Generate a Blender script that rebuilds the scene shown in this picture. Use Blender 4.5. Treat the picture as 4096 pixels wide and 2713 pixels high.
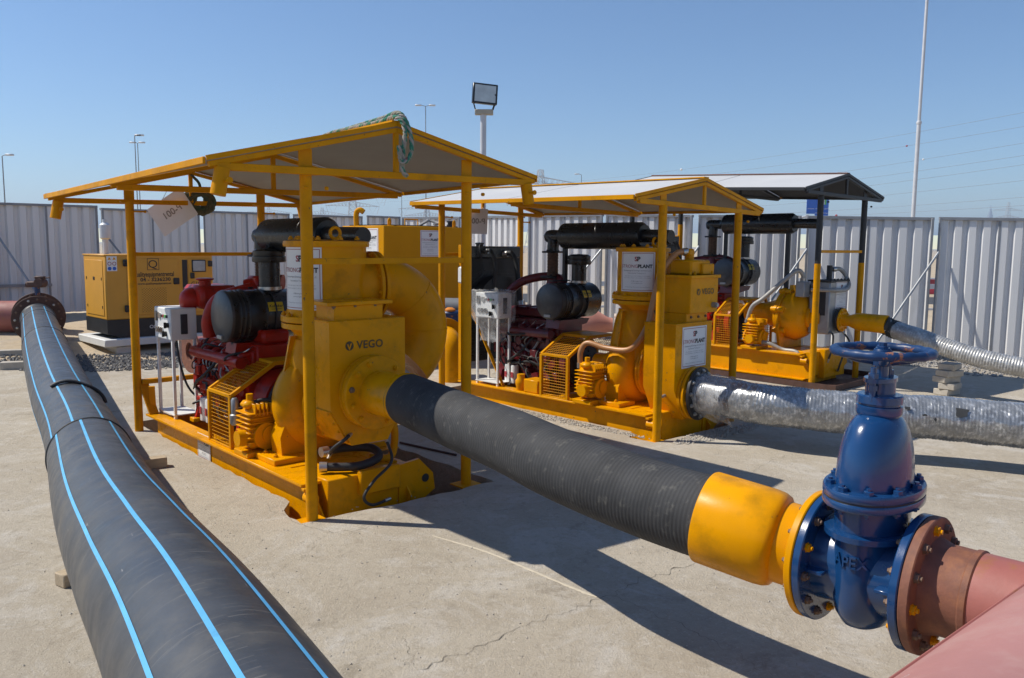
import bpy, bmesh, math, random
from mathutils import Vector, Matrix, noise as mnoise
R = math.radians
random.seed(7)
for o in list(bpy.data.objects): bpy.data.objects.remove(o, do_unlink=True)
S = bpy.context.scene
COL = S.collection

# ------------------------------------------------------------------ camera, sky, sun, exposure
cd = bpy.data.cameras.new('camera'); cam = bpy.data.objects.new('camera', cd); COL.objects.link(cam)
cd.sensor_width = 36; cd.lens = 28.80; cd.clip_start = 0.05; cd.clip_end = 9000
cam.matrix_world = Matrix.Translation((0, 0, 2.0)) @ Matrix.Rotation(R(90 - 6.526), 4, 'X') @ Matrix.Rotation(R(0.495), 4, 'Z')
S.camera = cam
SUN_EL, SUN_AZ = 50.0, -82.7                      # azimuth of the sun from +Y towards +X
W = bpy.data.worlds.new('World'); S.world = W; W.use_nodes = True
wn = W.node_tree.nodes; wl = W.node_tree.links
sky = wn.new('ShaderNodeTexSky'); sky.sky_type = 'NISHITA'; sky.sun_disc = False
sky.sun_elevation = R(SUN_EL); sky.sun_rotation = R(SUN_AZ)
sky.altitude = 0; sky.air_density = 1.0; sky.dust_density = 0.0; sky.ozone_density = 7.5
bg = wn['Background']; bg.inputs['Strength'].default_value = 0.115
wl.new(sky.outputs['Color'], bg.inputs['Color'])
sd = bpy.data.lights.new('sun', 'SUN'); sun = bpy.data.objects.new('sun', sd); COL.objects.link(sun)
sd.energy = 5.0; sd.angle = R(0.53); sd.color = (1.0, 0.945, 0.85)
ce = math.cos(R(SUN_EL))
sunpos = Vector((math.sin(R(SUN_AZ)) * ce, math.cos(R(SUN_AZ)) * ce, math.sin(R(SUN_EL))))
sun.rotation_euler = (-sunpos).to_track_quat('-Z', 'Y').to_euler()
S.view_settings.view_transform = 'Standard'; S.view_settings.look = 'None'
S.view_settings.exposure = 0.12; S.view_settings.gamma = 1.0
S.view_settings.use_curve_mapping = False

# ------------------------------------------------------------------ materials
MATS = {}
def mat(name, col, rough=.5, metal=0., var=.12, vscale=4., bump=0., bscale=60., col2=None, c2lo=.55, c2hi=.75, c2scale=5.,
        spec=.5, chip=None, chipcol=(.12, .09, .07), coat=0., stretch=None, rvar=.0, detail=6.):
    """procedural surface: base colour with soft variation, a second colour in patches, optional chips, fine relief"""
    if name in MATS: return MATS[name]
    m = bpy.data.materials.new(name); m.use_nodes = True
    n = m.node_tree.nodes; l = m.node_tree.links; p = n['Principled BSDF']
    p.inputs['Metallic'].default_value = metal; p.inputs['Roughness'].default_value = rough
    p.inputs['Specular IOR Level'].default_value = spec; p.inputs['Coat Weight'].default_value = coat
    p.inputs['Coat Roughness'].default_value = .08
    tc = n.new('ShaderNodeTexCoord'); vec = tc.outputs['Object']
    if stretch:
        mp = n.new('ShaderNodeMapping'); mp.inputs['Scale'].default_value = stretch; l.new(vec, mp.inputs['Vector']); vec = mp.outputs['Vector']
    def nz(scale, det=detail, r=.6):
        t = n.new('ShaderNodeTexNoise'); t.inputs['Scale'].default_value = scale; t.inputs['Detail'].default_value = det
        t.inputs['Roughness'].default_value = r; l.new(vec, t.inputs['Vector']); return t.outputs['Fac']
    def ramp(f, a, b):
        r = n.new('ShaderNodeMapRange'); r.inputs['From Min'].default_value = a; r.inputs['From Max'].default_value = b
        l.new(f, r.inputs['Value']); return r.outputs['Result']
    def mix(f, a, b):
        x = n.new('ShaderNodeMix'); x.data_type = 'RGBA'
        if isinstance(f, float): x.inputs[0].default_value = f
        else: l.new(f, x.inputs[0])
        for i, c in ((6, a), (7, b)):
            if isinstance(c, tuple): x.inputs[i].default_value = (*c, 1)
            else: l.new(c, x.inputs[i])
        return x.outputs[2]
    dk = tuple(max(0, c * (1 - var)) for c in col); lt = tuple(min(1, c * (1 + var)) for c in col)
    c = mix(ramp(nz(vscale), .3, .7), dk, lt)
    if col2: c = mix(ramp(nz(c2scale, 8., .65), c2lo, c2hi), c, col2)
    if chip:
        c = mix(ramp(nz(chip[0], 10., .7), chip[1], chip[1] + .02), c, chipcol)
    l.new(c, p.inputs['Base Color'])
    if rvar:
        rr = n.new('ShaderNodeMapRange'); rr.inputs['From Min'].default_value = .3; rr.inputs['From Max'].default_value = .7
        rr.inputs['To Min'].default_value = max(0, rough - rvar); rr.inputs['To Max'].default_value = min(1, rough + rvar)
        l.new(nz(vscale * 2.3), rr.inputs['Value']); l.new(rr.outputs['Result'], p.inputs['Roughness'])
    if bump:
        b = n.new('ShaderNodeBump'); b.inputs['Strength'].default_value = bump; b.inputs['Distance'].default_value = .01
        l.new(nz(bscale, 8., .7), b.inputs['Height']); l.new(b.outputs['Normal'], p.inputs['Normal'])
    MATS[name] = m
    return m

YEL = mat('yellow_machine_paint', (.71, .300, .0), .30, spec=.12, var=.13, vscale=2.2, col2=(.42, .185, .004), c2lo=.53, c2hi=.74, c2scale=4.1, chip=(16., .655), chipcol=(.16, .10, .04), bump=.05, bscale=70, rvar=.1)
YELD = mat('yellow_frame_paint', (.62, .265, .0), .45, spec=.1, var=.14, vscale=3.5, col2=(.36, .16, .01), c2lo=.55, c2hi=.8, chip=(22., .645), chipcol=(.14, .08, .04), bump=.12, bscale=60, rvar=.1)
YELG = mat('yellow_genset_paint', (.62, .30, .03), .45, var=.07, vscale=1.6, bump=.04, bscale=80)
BLK = mat('black_engine_paint', (.012, .013, .015), .33, var=.3, vscale=6, col2=(.05, .045, .04), c2lo=.6, c2hi=.85, rvar=.12)
BLKM = mat('matt_black_metal', (.016, .016, .018), .55, var=.3, vscale=6, col2=(.06, .05, .04), c2lo=.6, c2hi=.85)
RUB = mat('black_rubber', (.022, .023, .025), .62, var=.25, vscale=9, bump=.1, bscale=90)
RED = mat('bright_red_engine_paint', (.36, .013, .003), .36, spec=.25, var=.25, vscale=7, col2=(.10, .012, .008), c2lo=.55, c2hi=.75, c2scale=9, rvar=.1)
MAR = mat('maroon_engine_paint', (.125, .007, .011), .36, var=.25, vscale=7, col2=(.06, .008, .01), c2lo=.55, c2hi=.75, c2scale=9, rvar=.1)
WHT = mat('white_paint', (.72, .72, .70), .45, var=.06, vscale=5, col2=(.5, .48, .44), c2lo=.62, c2hi=.85)
WPL = mat('white_plastic', (.74, .75, .74), .35, var=.03)
GRYP = mat('grey_steel', (.33, .34, .35), .42, .55, var=.15, vscale=6, rvar=.1)
STEEL = mat('bare_steel', (.48, .47, .45), .34, .9, var=.15, vscale=9)
RUSTB = mat('rusty_bolt_steel', (.20, .13, .09), .6, .45, var=.35, vscale=40)
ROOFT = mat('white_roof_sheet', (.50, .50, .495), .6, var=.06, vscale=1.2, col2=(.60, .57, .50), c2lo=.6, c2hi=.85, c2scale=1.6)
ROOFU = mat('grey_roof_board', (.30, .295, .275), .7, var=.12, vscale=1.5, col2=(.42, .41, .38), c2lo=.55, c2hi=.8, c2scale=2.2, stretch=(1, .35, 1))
BLUEV = mat('blue_valve_enamel', (.007, .046, .145), .22, bump=.06, bscale=60, var=.16, vscale=3, coat=.4, chip=(16., .70), chipcol=(.045, .035, .03), rvar=.08)
BLUEW = mat('blue_worn_enamel', (.010, .038, .115), .4, spec=.35, var=.25, vscale=9, col2=(.26, .11, .06), c2lo=.56, c2hi=.60, c2scale=17, rvar=.1)
RUST = mat('brown_rusted_steel', (.19, .075, .045), .68, var=.25, vscale=9, col2=(.30, .12, .05), c2lo=.5, c2hi=.75, c2scale=11, bump=.18, bscale=70)
RUSTD = mat('dark_rusted_flange', (.075, .036, .026), .7, var=.3, vscale=12, bump=.15, bscale=70)
OXIDE = mat('red_oxide_primer', (.315, .105, .085), .55, var=.16, vscale=3.5, col2=(.30, .12, .05), c2lo=.55, c2hi=.68, c2scale=6.2, bump=.1, bscale=60, rvar=.12, chip=(3., .655), chipcol=(.40, .25, .21))
PINKP = mat('dusty_pink_primer', (.385, .180, .160), .55, var=.10, vscale=2.2, col2=(.42, .24, .21), c2lo=.5, c2hi=.72, c2scale=5., bump=.08, bscale=70, rvar=.1, chip=(7., .66), chipcol=(.44, .40, .37), stretch=(1, 1, 1))
SALM = mat('salmon_pipe_paint', (.47, .215, .165), .55, var=.12, vscale=4, col2=(.28, .11, .06), c2lo=.62, c2hi=.72, c2scale=7)
WOOD = mat('weathered_timber', (.42, .33, .22), .8, var=.18, vscale=6, stretch=(1, 8, 8), bump=.2, bscale=30)
BRICK = mat('grey_concrete_block', (.44, .40, .34), .9, var=.14, vscale=9, col2=(.30, .27, .23), c2lo=.6, c2hi=.8, bump=.3, bscale=60)
SHEET = mat('white_fence_sheet', (.66, .66, .66), .42, var=.05, vscale=1.2, col2=(.50, .49, .46), c2lo=.6, c2hi=.85, c2scale=1.3, stretch=(3, 3, .5))
POST = mat('grey_galvanised_tube', (.23, .24, .26), .5, .3, var=.15, vscale=6)
POLE = mat('pale_galvanised_pole', (.55, .56, .58), .5, .2, var=.08)
SIGNW = mat('white_sign_board', (.76, .76, .75), .45, var=.03)
PRB = mat('black_print', (.02, .02, .02), .5, var=.05)
PRG = mat('grey_print', (.33, .33, .34), .6, var=.05)
PRR = mat('red_print', (.33, .03, .04), .5, var=.05)
PRV = mat('dark_box_print', (.055, .035, .006), .5, var=.05)
BLUES = mat('blue_road_sign', (.02, .12, .52), .45, var=.04)
GRNS = mat('green_sign_symbol', (.12, .45, .12), .5, var=.04)
STRIPE = mat('light_blue_pipe_stripe', (.10, .40, .68), .5, var=.12, vscale=8, col2=(.05, .24, .42), c2lo=.62, c2hi=.8)
GLASS = mat('grey_window_glass', (.32, .34, .36), .12, var=.15, vscale=9)
LAMPG = mat('floodlight_glass', (.55, .56, .52), .15, .35, var=.12, vscale=6)
ROPE = mat('green_rope_fibre', (.04, .20, .13), .9, var=.3, vscale=20, col2=(.30, .28, .22), c2lo=.46, c2hi=.52, c2scale=14)
ROPED = mat('dirty_rope_fibre', (.10, .095, .055), .95, var=.35, vscale=25, col2=(.055, .09, .06), c2lo=.5, c2hi=.6)
CARD = mat('white_placard', (.66, .62, .62), .6, var=.05)
TAN = mat('tan_rubber_hose', (.42, .20, .075), .4, var=.12)
SGRY = mat('grey_braided_hose', (.33, .32, .30), .5, .2, var=.15, vscale=20)
PCL = mat('pale_concrete', (.60, .56, .50), .85, var=.1, vscale=6, bump=.2)
GAUGE = mat('dark_gauge_glass', (.05, .05, .055), .12, var=.1)
CRACK = mat('dark_crack', (.14, .125, .10), .95, var=.2)
MORT = mat('sandy_mortar', (.50, .44, .34), .95, var=.1, vscale=20)
LATT = mat('lattice_steel', (.46, .47, .49), .6, .0, var=.05)
SKYS = mat('far_tower_cladding', (.30, .34, .40), .5, var=.05)
ASPH = mat('road_asphalt', (.055, .055, .058), .85, var=.15, vscale=1.)
PITM = mat('pit_floor_soil', (.17, .14, .11), .95, var=.25, vscale=5)
GRAV = mat('grey_gravel_stone', (.30, .28, .255), .9, var=.35, vscale=30)
GRAVD = mat('dark_gravel_stone', (.155, .15, .145), .9, var=.35, vscale=30)
CREAM = mat('cream_pot', (.66, .60, .48), .6, var=.07)
TANKY = mat('tank_yellow_paint', (.60, .26, .0), .45, spec=.1, var=.08, vscale=1.2, col2=(.46, .22, .01), c2lo=.6, c2hi=.85, c2scale=1.5)

def hdpe():
    m = mat('black_hdpe', (.046, .050, .057), .42, var=.25, vscale=3., col2=(.085, .08, .072), c2lo=.50, c2hi=.78, c2scale=5., rvar=.12, bump=.05, bscale=25)
    n = m.node_tree.nodes; l = m.node_tree.links; p = n['Principled BSDF']
    uv = n.new('ShaderNodeTexCoord')
    mp = n.new('ShaderNodeMapping'); mp.inputs['Scale'].default_value = (38, 3.2, 1); mp.inputs['Rotation'].default_value = (0, 0, .5); l.new(uv.outputs['UV'], mp.inputs['Vector'])
    t = n.new('ShaderNodeTexNoise'); t.inputs['Scale'].default_value = 2.2; t.inputs['Detail'].default_value = 8; l.new(mp.outputs['Vector'], t.inputs['Vector'])
    r = n.new('ShaderNodeMapRange'); r.inputs['From Min'].default_value = .60; r.inputs['From Max'].default_value = .78; l.new(t.outputs['Fac'], r.inputs['Value'])
    x = n.new('ShaderNodeMix'); x.data_type = 'RGBA'; l.new(r.outputs['Result'], x.inputs[0])
    l.new(p.inputs['Base Color'].links[0].from_socket, x.inputs[6]); x.inputs[7].default_value = (.16, .15, .135, 1)
    # long scratches
    mp2 = n.new('ShaderNodeMapping'); mp2.inputs['Scale'].default_value = (2.4, 46, 1); mp2.inputs['Rotation'].default_value = (0, 0, -.22); l.new(uv.outputs['UV'], mp2.inputs['Vector'])
    t2 = n.new('ShaderNodeTexNoise'); t2.inputs['Scale'].default_value = 1.5; t2.inputs['Detail'].default_value = 3; l.new(mp2.outputs['Vector'], t2.inputs['Vector'])
    r2 = n.new('ShaderNodeMapRange'); r2.inputs['From Min'].default_value = .735; r2.inputs['From Max'].default_value = .76; l.new(t2.outputs['Fac'], r2.inputs['Value'])
    x2 = n.new('ShaderNodeMix'); x2.data_type = 'RGBA'; l.new(r2.outputs['Result'], x2.inputs[0]); l.new(x.outputs[2], x2.inputs[6]); x2.inputs[7].default_value = (.30, .28, .26, 1)
    l.new(x2.outputs[2], p.inputs['Base Color'])
    return m
HDPE = hdpe()
HOSE = mat('ribbed_black_hose', (.043, .043, .044), .75, spec=.3, var=.3, vscale=4, col2=(.10, .095, .085), c2lo=.57, c2hi=.72, c2scale=17, bump=.1, bscale=120)

def wrapmat(name, base, rough, metal):
    m = mat(name, base, rough, metal, var=.28, vscale=6, col2=(.60, .61, .62), c2lo=.50, c2hi=.70, c2scale=20, bump=.32, bscale=15, rvar=.12, coat=.6, stretch=(1.6, .5, 1.2))
    return m
WRAP = wrapmat('clear_film_over_hose', (.24, .25, .26), .24, .4)
WRAP3 = wrapmat('foil_film_over_hose', (.34, .335, .32), .42, .3)

def filmmat():
    m = bpy.data.materials.new('clear_plastic_film'); m.use_nodes = True
    n = m.node_tree.nodes; l = m.node_tree.links; p = n['Principled BSDF']; out = n['Material Output']
    p.inputs['Base Color'].default_value = (.8, .8, .8, 1); p.inputs['Roughness'].default_value = .3
    t = n.new('ShaderNodeTexNoise'); t.inputs['Scale'].default_value = 9; t.inputs['Detail'].default_value = 4
    tc = n.new('ShaderNodeTexCoord'); l.new(tc.outputs['Object'], t.inputs['Vector'])
    b = n.new('ShaderNodeBump'); b.inputs['Strength'].default_value = .5; b.inputs['Distance'].default_value = .01; l.new(t.outputs['Fac'], b.inputs['Height']); l.new(b.outputs['Normal'], p.inputs['Normal'])
    tr = n.new('ShaderNodeBsdfTransparent'); mx = n.new('ShaderNodeMixShader')
    r = n.new('ShaderNodeMapRange'); r.inputs['From Min'].default_value = .35; r.inputs['From Max'].default_value = .7; r.inputs['To Min'].default_value = .08; r.inputs['To Max'].default_value = .34
    l.new(t.outputs['Fac'], r.inputs['Value']); l.new(r.outputs['Result'], mx.inputs[0]); l.new(tr.outputs[0], mx.inputs[1]); l.new(p.outputs[0], mx.inputs[2]); l.new(mx.outputs[0], out.inputs['Surface'])
    MATS['film'] = m; return m
FILM = filmmat()

def groundmat(name, a, b, c, sc=1., bump=.5, stain=None, fine=90.):
    m = bpy.data.materials.new(name); m.use_nodes = True
    n = m.node_tree.nodes; l = m.node_tree.links; p = n['Principled BSDF']; p.inputs['Roughness'].default_value = .92
    p.inputs['Specular IOR Level'].default_value = .25
    tc = n.new('ShaderNodeTexCoord'); v = tc.outputs['Object']
    def nz(s, d=8., r=.65, dist=0.):
        t = n.new('ShaderNodeTexNoise'); t.inputs['Scale'].default_value = s; t.inputs['Detail'].default_value = d; t.inputs['Roughness'].default_value = r
        t.inputs['Distortion'].default_value = dist; l.new(v, t.inputs['Vector']); return t.outputs['Fac']
    def rp(f, x, y, o0=0., o1=1.):
        r = n.new('ShaderNodeMapRange'); r.inputs['From Min'].default_value = x; r.inputs['From Max'].default_value = y
        r.inputs['To Min'].default_value = o0; r.inputs['To Max'].default_value = o1; l.new(f, r.inputs['Value']); return r.outputs['Result']
    def mix(f, x, y):
        q = n.new('ShaderNodeMix'); q.data_type = 'RGBA'; l.new(f, q.inputs[0])
        for i, k in ((6, x), (7, y)):
            if isinstance(k, tuple): q.inputs[i].default_value = (*k, 1)
            else: l.new(k, q.inputs[i])
        return q.outputs[2]
    col = mix(rp(nz(.55 * sc, 10, .72, .6), .36, .62), a, b)
    col = mix(rp(nz(1.5 * sc, 12, .75, 1.0), .50, .66), col, c)
    col = mix(rp(nz(.9 * sc, 12, .78, 1.6), .57, .66, 0, .8), col, tuple(x * .78 for x in a))
    col = mix(rp(nz(3.6 * sc, 12, .8, .6), .56, .70, 0, .8), col, tuple(min(1, x * 1.12) for x in c))
    col = mix(rp(nz(7. * sc, 8, .75), .54, .74), col, tuple(x * .78 for x in a))
    col = mix(rp(nz(24. * sc, 6, .8), .52, .70, 0, .5), col, tuple(x * .72 for x in a))
    col = mix(rp(nz(33. * sc, 6, .8), .56, .68, 0, .55), col, tuple(min(1, x * 1.18) for x in c))
    col = mix(rp(nz(fine, 4, .6), .60, .72, 0, .55), col, tuple(x * .62 for x in a))
    col = mix(rp(nz(fine * .45, 4, .6), .62, .70, 0, .5), col, tuple(min(1, x * 1.25) for x in b))
    if stain: col = mix(rp(nz(.8, 10, .8, 1.2), .66, .74, 0, .6), col, stain)
    l.new(col, p.inputs['Base Color'])
    h = n.new('ShaderNodeMath'); h.operation = 'ADD'; l.new(nz(14 * sc, 10, .75), h.inputs[0])
    h2 = n.new('ShaderNodeMath'); h2.operation = 'MULTIPLY'; l.new(nz(fine * 1.2, 6, .7), h2.inputs[0]); h2.inputs[1].default_value = .5; l.new(h2.outputs[0], h.inputs[1])
    bp = n.new('ShaderNodeBump'); bp.inputs['Strength'].default_value = bump; bp.inputs['Distance'].default_value = .02; l.new(h.outputs[0], bp.inputs['Height']); l.new(bp.outputs['Normal'], p.inputs['Normal'])
    MATS[name] = m
    return m
CONC = groundmat('trowelled_concrete', (.38, .325, .25), (.47, .415, .33), (.52, .48, .42), 1., .8, (.27, .225, .165), 70.)
SAND = groundmat('desert_sand', (.42, .33, .22), (.52, .42, .295), (.36, .31, .25), .5, .6, (.24, .22, .19), 40.)

# ------------------------------------------------------------------ geometry helpers
def V(*a): return Vector(a)
def frame(t):
    t = t.normalized(); up = V(0, 0, 1) if abs(t.z) < .97 else V(0, 1, 0)
    s = t.cross(up).normalized(); return s, s.cross(t).normalized(), t
def catmull(pts, n):
    P = [Vector(p) for p in pts]; P = [P[0] * 2 - P[1]] + P + [P[-1] * 2 - P[-2]]; out = []
    for i in range(1, len(P) - 2):
        for k in range(n):
            u = k / n; a, b, c, d = P[i - 1:i + 3]
            out.append(.5 * (2 * b + (c - a) * u + (2 * a - 5 * b + 4 * c - d) * u * u + (3 * b - a - 3 * c + d) * u ** 3))
    out.append(P[-2]); return out
def resample(pts, step):
    out = [pts[0]]; acc = 0.; nxt = step
    for a, b in zip(pts[:-1], pts[1:]):
        L = (b - a).length
        while acc + L >= nxt and L > 1e-9:
            out.append(a.lerp(b, (nxt - acc) / L)); nxt += step
        acc += L
    if (out[-1] - pts[-1]).length > step * .4: out.append(pts[-1])
    return out
ROOTM = {}
def root_of(o):
    while o.parent: o = o.parent
    return o
class MB:
    def __init__(s): s.v = []; s.f = []; s.uv = None
    def add(s, v, f):
        k = len(s.v); s.v += [Vector(x) for x in v]; s.f += [tuple(i + k for i in q) for q in f]; return s
    def box(s, x0, x1, y0, y1, z0, z1, b=0.):
        x0, x1 = min(x0, x1), max(x0, x1); y0, y1 = min(y0, y1), max(y0, y1); z0, z1 = min(z0, z1), max(z0, z1)
        if b <= 0:
            return s.add([(x, y, z) for x in (x0, x1) for y in (y0, y1) for z in (z0, z1)], [(0, 1, 3, 2), (4, 6, 7, 5), (0, 4, 5, 1), (2, 3, 7, 6), (0, 2, 6, 4), (1, 5, 7, 3)])
        b = min(b, .45 * min(x1 - x0, y1 - y0, z1 - z0)); idx = {}; v = []
        for i, x in enumerate((x0, x1)):
            for j, y in enumerate((y0, y1)):
                for k, z in enumerate((z0, z1)):
                    xi = x + (b if i == 0 else -b); yi = y + (b if j == 0 else -b); zi = z + (b if k == 0 else -b)
                    for ax, p in (('x', (x, yi, zi)), ('y', (xi, y, zi)), ('z', (xi, yi, z))):
                        idx[i, j, k, ax] = len(v); v.append(p)
        f = []
        for i in (0, 1):
            f.append([idx[i, 0, 0, 'x'], idx[i, 1, 0, 'x'], idx[i, 1, 1, 'x'], idx[i, 0, 1, 'x']])
            f.append([idx[0, i, 0, 'y'], idx[1, i, 0, 'y'], idx[1, i, 1, 'y'], idx[0, i, 1, 'y']])
            f.append([idx[0, 0, i, 'z'], idx[1, 0, i, 'z'], idx[1, 1, i, 'z'], idx[0, 1, i, 'z']])
            for j in (0, 1):
                f.append([idx[i, j, 0, 'x'], idx[i, j, 1, 'x'], idx[i, j, 1, 'y'], idx[i, j, 0, 'y']])
                f.append([idx[i, 0, j, 'x'], idx[i, 1, j, 'x'], idx[i, 1, j, 'z'], idx[i, 0, j, 'z']])
                f.append([idx[0, i, j, 'y'], idx[1, i, j, 'y'], idx[1, i, j, 'z'], idx[0, i, j, 'z']])
                for k in (0, 1): f.append([idx[i, j, k, 'x'], idx[i, j, k, 'y'], idx[i, j, k, 'z']])
        return s.add(v, f)
    def obox(s, p, X, Y, Z, b=0.):
        """box spanned by half-vectors X, Y, Z about p"""
        t = MB(); lx, ly, lz = Vector(X).length, Vector(Y).length, Vector(Z).length
        t.box(-lx, lx, -ly, ly, -lz, lz, b); p = Vector(p); ux, uy, uz = Vector(X) / lx, Vector(Y) / ly, Vector(Z) / lz
        return s.add([p + ux * q.x + uy * q.y + uz * q.z for q in t.v], t.f)
    def bar(s, a, b, w, h=None, bev=0., roll=None):
        """square bar from a to b; w across, h in the plane holding the vertical"""
        a, b = Vector(a), Vector(b); sd, up, t = frame(b - a); h = h or w
        if roll: sd, up = sd * math.cos(roll) + up * math.sin(roll), up * math.cos(roll) - sd * math.sin(roll)
        return s.obox((a + b) / 2, sd * w / 2, t * ((b - a).length / 2), up * h / 2, bev)
    def tube(s, pts, r, n=16, caps=True, closed=False, wob=None):
        pts = [Vector(p) for p in pts]; m = len(pts); k = len(s.v); prev = None
        for i, p in enumerate(pts):
            t = (pts[(i + 1) % m] - pts[i - 1]) if closed else (pts[min(i + 1, m - 1)] - pts[max(i - 1, 0)])
            if t.length < 1e-9: t = V(0, 0, 1)
            t.normalize()
            if prev is None: sd, up, _ = frame(t)
            else:
                sd = prev - t * prev.dot(t)
                if sd.length < 1e-6: sd, up, _ = frame(t)
                sd.normalize(); up = sd.cross(t).normalized()
            prev = sd; rr = r[i] if isinstance(r, (list, tuple)) else r
            for j in range(n):
                a = 2 * math.pi * j / n; q = rr if wob is None else rr * wob(i, a)
                s.v.append(p + sd * (math.sin(a) * q) + up * (math.cos(a) * q))
        for i in range(m if closed else m - 1):
            for j in range(n):
                a, b = k + i * n + j, k + i * n + (j + 1) % n; c, d = k + ((i + 1) % m) * n + j, k + ((i + 1) % m) * n + (j + 1) % n
                s.f.append((a, b, d, c))
        if caps and not closed:
            s.f.append(tuple(k + j for j in range(n))); s.f.append(tuple(k + (m - 1) * n + j for j in reversed(range(n))))
        return s
    def cyl(s, a, b, r0, r1=None, n=24, caps=True): return s.tube([a, b], [r0, r0 if r1 is None else r1], n, caps)
    def lathe(s, o, ax, prof, n=32, closed=False, sx=1., sy=1., ref=None):
        """profile [(along, radius)] turned about ax through o"""
        o = Vector(o); sd, up, t = frame(Vector(ax))
        if ref: sd = Vector(ref).normalized(); up = sd.cross(t).normalized()
        k = len(s.v); m = len(prof)
        for d, r in prof:
            for j in range(n):
                a = 2 * math.pi * j / n; s.v.append(o + t * d + sd * (math.cos(a) * r * sx) + up * (math.sin(a) * r * sy))
        for i in range(m if closed else m - 1):
            for j in range(n):
                a, b = k + i * n + j, k + i * n + (j + 1) % n; c, d = k + ((i + 1) % m) * n + j, k + ((i + 1) % m) * n + (j + 1) % n
                s.f.append((a, b, d, c))
        if not closed:
            if prof[0][1] > 1e-4: s.f.append(tuple(k + j for j in range(n)))
            if prof[-1][1] > 1e-4: s.f.append(tuple(k + (m - 1) * n + j for j in reversed(range(n))))
        return s
    def ring(s, o, ax, ri, ro, t, n=40, bev=.004):
        return s.lathe(o, ax, [(0, ri), (0, ro - bev), (bev, ro), (t - bev, ro), (t, ro - bev), (t, ri)], n, True)
    def prism(s, poly, o, U, Vv, N):
        """polygon in (U,V) about o, extruded by N"""
        o, U, Vv, N = Vector(o), Vector(U), Vector(Vv), Vector(N); n = len(poly)
        a = [o + U * p[0] + Vv * p[1] for p in poly]
        return s.add(a + [q + N for q in a], [tuple(range(n)), tuple(reversed(range(n, 2 * n)))] + [(i, (i + 1) % n, n + (i + 1) % n, n + i) for i in range(n)])
    def sphere(s, c, r, n=16, m=10, sz=1.):
        return s.lathe(c, (0, 0, 1), [(-math.cos(math.pi * i / m) * r * sz, max(1e-5, math.sin(math.pi * i / m) * r)) for i in range(m + 1)], n)
    def mesh(s, name, world_inv=None, sharp=38, recalc=True):
        me = bpy.data.meshes.new(name); vs = s.v if world_inv is None else [world_inv @ v for v in s.v]
        me.from_pydata([tuple(v) for v in vs], [], s.f)
        if recalc:
            bm = bmesh.new(); bm.from_mesh(me)
            bmesh.ops.recalc_face_normals(bm, faces=bm.faces); bm.to_mesh(me); bm.free()
        me.polygons.foreach_set('use_smooth', [True] * len(me.polygons)); me.set_sharp_from_angle(angle=R(sharp)); me.update()
        return me
    def build(s, name, m, parent=None, world=False, sharp=38, kind=None, label=None, recalc=True):
        inv = ROOTM[root_of(parent).name].inverted() if (world and parent) else None
        me = s.mesh(name, inv, sharp, recalc); me.materials.append(m)
        o = bpy.data.objects.new(name, me); COL.objects.link(o)
        if parent: o.parent = parent
        if kind: o['kind'] = kind
        if label: o['label'] = label
        return o
def thing(name, label, cat, loc=(0, 0, 0), rz=0., group=None):
    o = bpy.data.objects.new(name, None); COL.objects.link(o); o.location = loc; o.rotation_euler = (0, 0, rz)
    o.empty_display_size = .1; o['label'] = label; o['category'] = cat
    if group: o['group'] = group
    ROOTM[o.name] = Matrix.Translation(loc) @ Matrix.Rotation(rz, 4, 'Z'); return o
def tag(o, label, cat, group=None):
    o['label'] = label; o['category'] = cat
    if group: o['group'] = group
    return o
SHARED = {}
def shared(key, fn, m):
    if (key, m.name) not in SHARED:
        b = MB(); fn(b); me = b.mesh(key); me.materials.append(m); SHARED[key, m.name] = me
    return SHARED[key, m.name]
def place(name, me, parent, p, d, world=False, s=1.):
    """a small shared-mesh piece whose +Z points along d"""
    p, d = Vector(p), Vector(d)
    if world:
        inv = ROOTM[root_of(parent).name].inverted(); p = inv @ p; d = inv.to_3x3() @ d
    o = bpy.data.objects.new(name, me); COL.objects.link(o); o.parent = parent
    o.location = p; o.rotation_euler = d.to_track_quat('Z', 'Y').to_euler(); o.scale = (s, s, s); return o
def bolt(parent, p, d, m, r=.016, h=.013, world=False):
    def fn(b):
        b.lathe((0, 0, 0), (0, 0, 1), [(0, 1.35), (.12, 1.35), (.12, 1.1), (.9, 1.1), (1., .95)], 6)
        b.cyl((0, 0, .9), (0, 0, 1.55), .55, n=8)
    return place('bolt', shared('bolt', fn, m), parent, p, d, world, r)
def bolt_circle(parent, c, ax, rad, n, m, r=.016, world=False, a0=.2, skip=()):
    sd, up, t = frame(Vector(ax)); c = Vector(c)
    for i in range(n):
        if i in skip: continue
        a = a0 + 2 * math.pi * i / n; bolt(parent, c + sd * math.cos(a) * rad + up * math.sin(a) * rad, ax, m, r, world=world)
TXT = {}
def text2d(s, size, bold=0., align='CENTER', shear=0., spacing=1.):
    key = (s, bold, align, shear, spacing)
    if key not in TXT:
        cu = bpy.data.curves.new('t', 'FONT'); cu.body = s; cu.size = 1.; cu.offset = bold; cu.align_x = align; cu.align_y = 'CENTER'; cu.shear = shear; cu.space_character = spacing
        cu.resolution_u = 3; o = bpy.data.objects.new('t', cu); COL.objects.link(o); bpy.context.view_layer.update()
        me = bpy.data.meshes.new_from_object(o.evaluated_get(bpy.context.evaluated_depsgraph_get()))
        TXT[key] = ([(v.co.x, v.co.y) for v in me.vertices], [tuple(p.vertices) for p in me.polygons])
        bpy.data.objects.remove(o, do_unlink=True); bpy.data.curves.remove(cu); bpy.data.meshes.remove(me)
    v, f = TXT[key]; return [(x * size, y * size) for x, y in v], f
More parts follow.
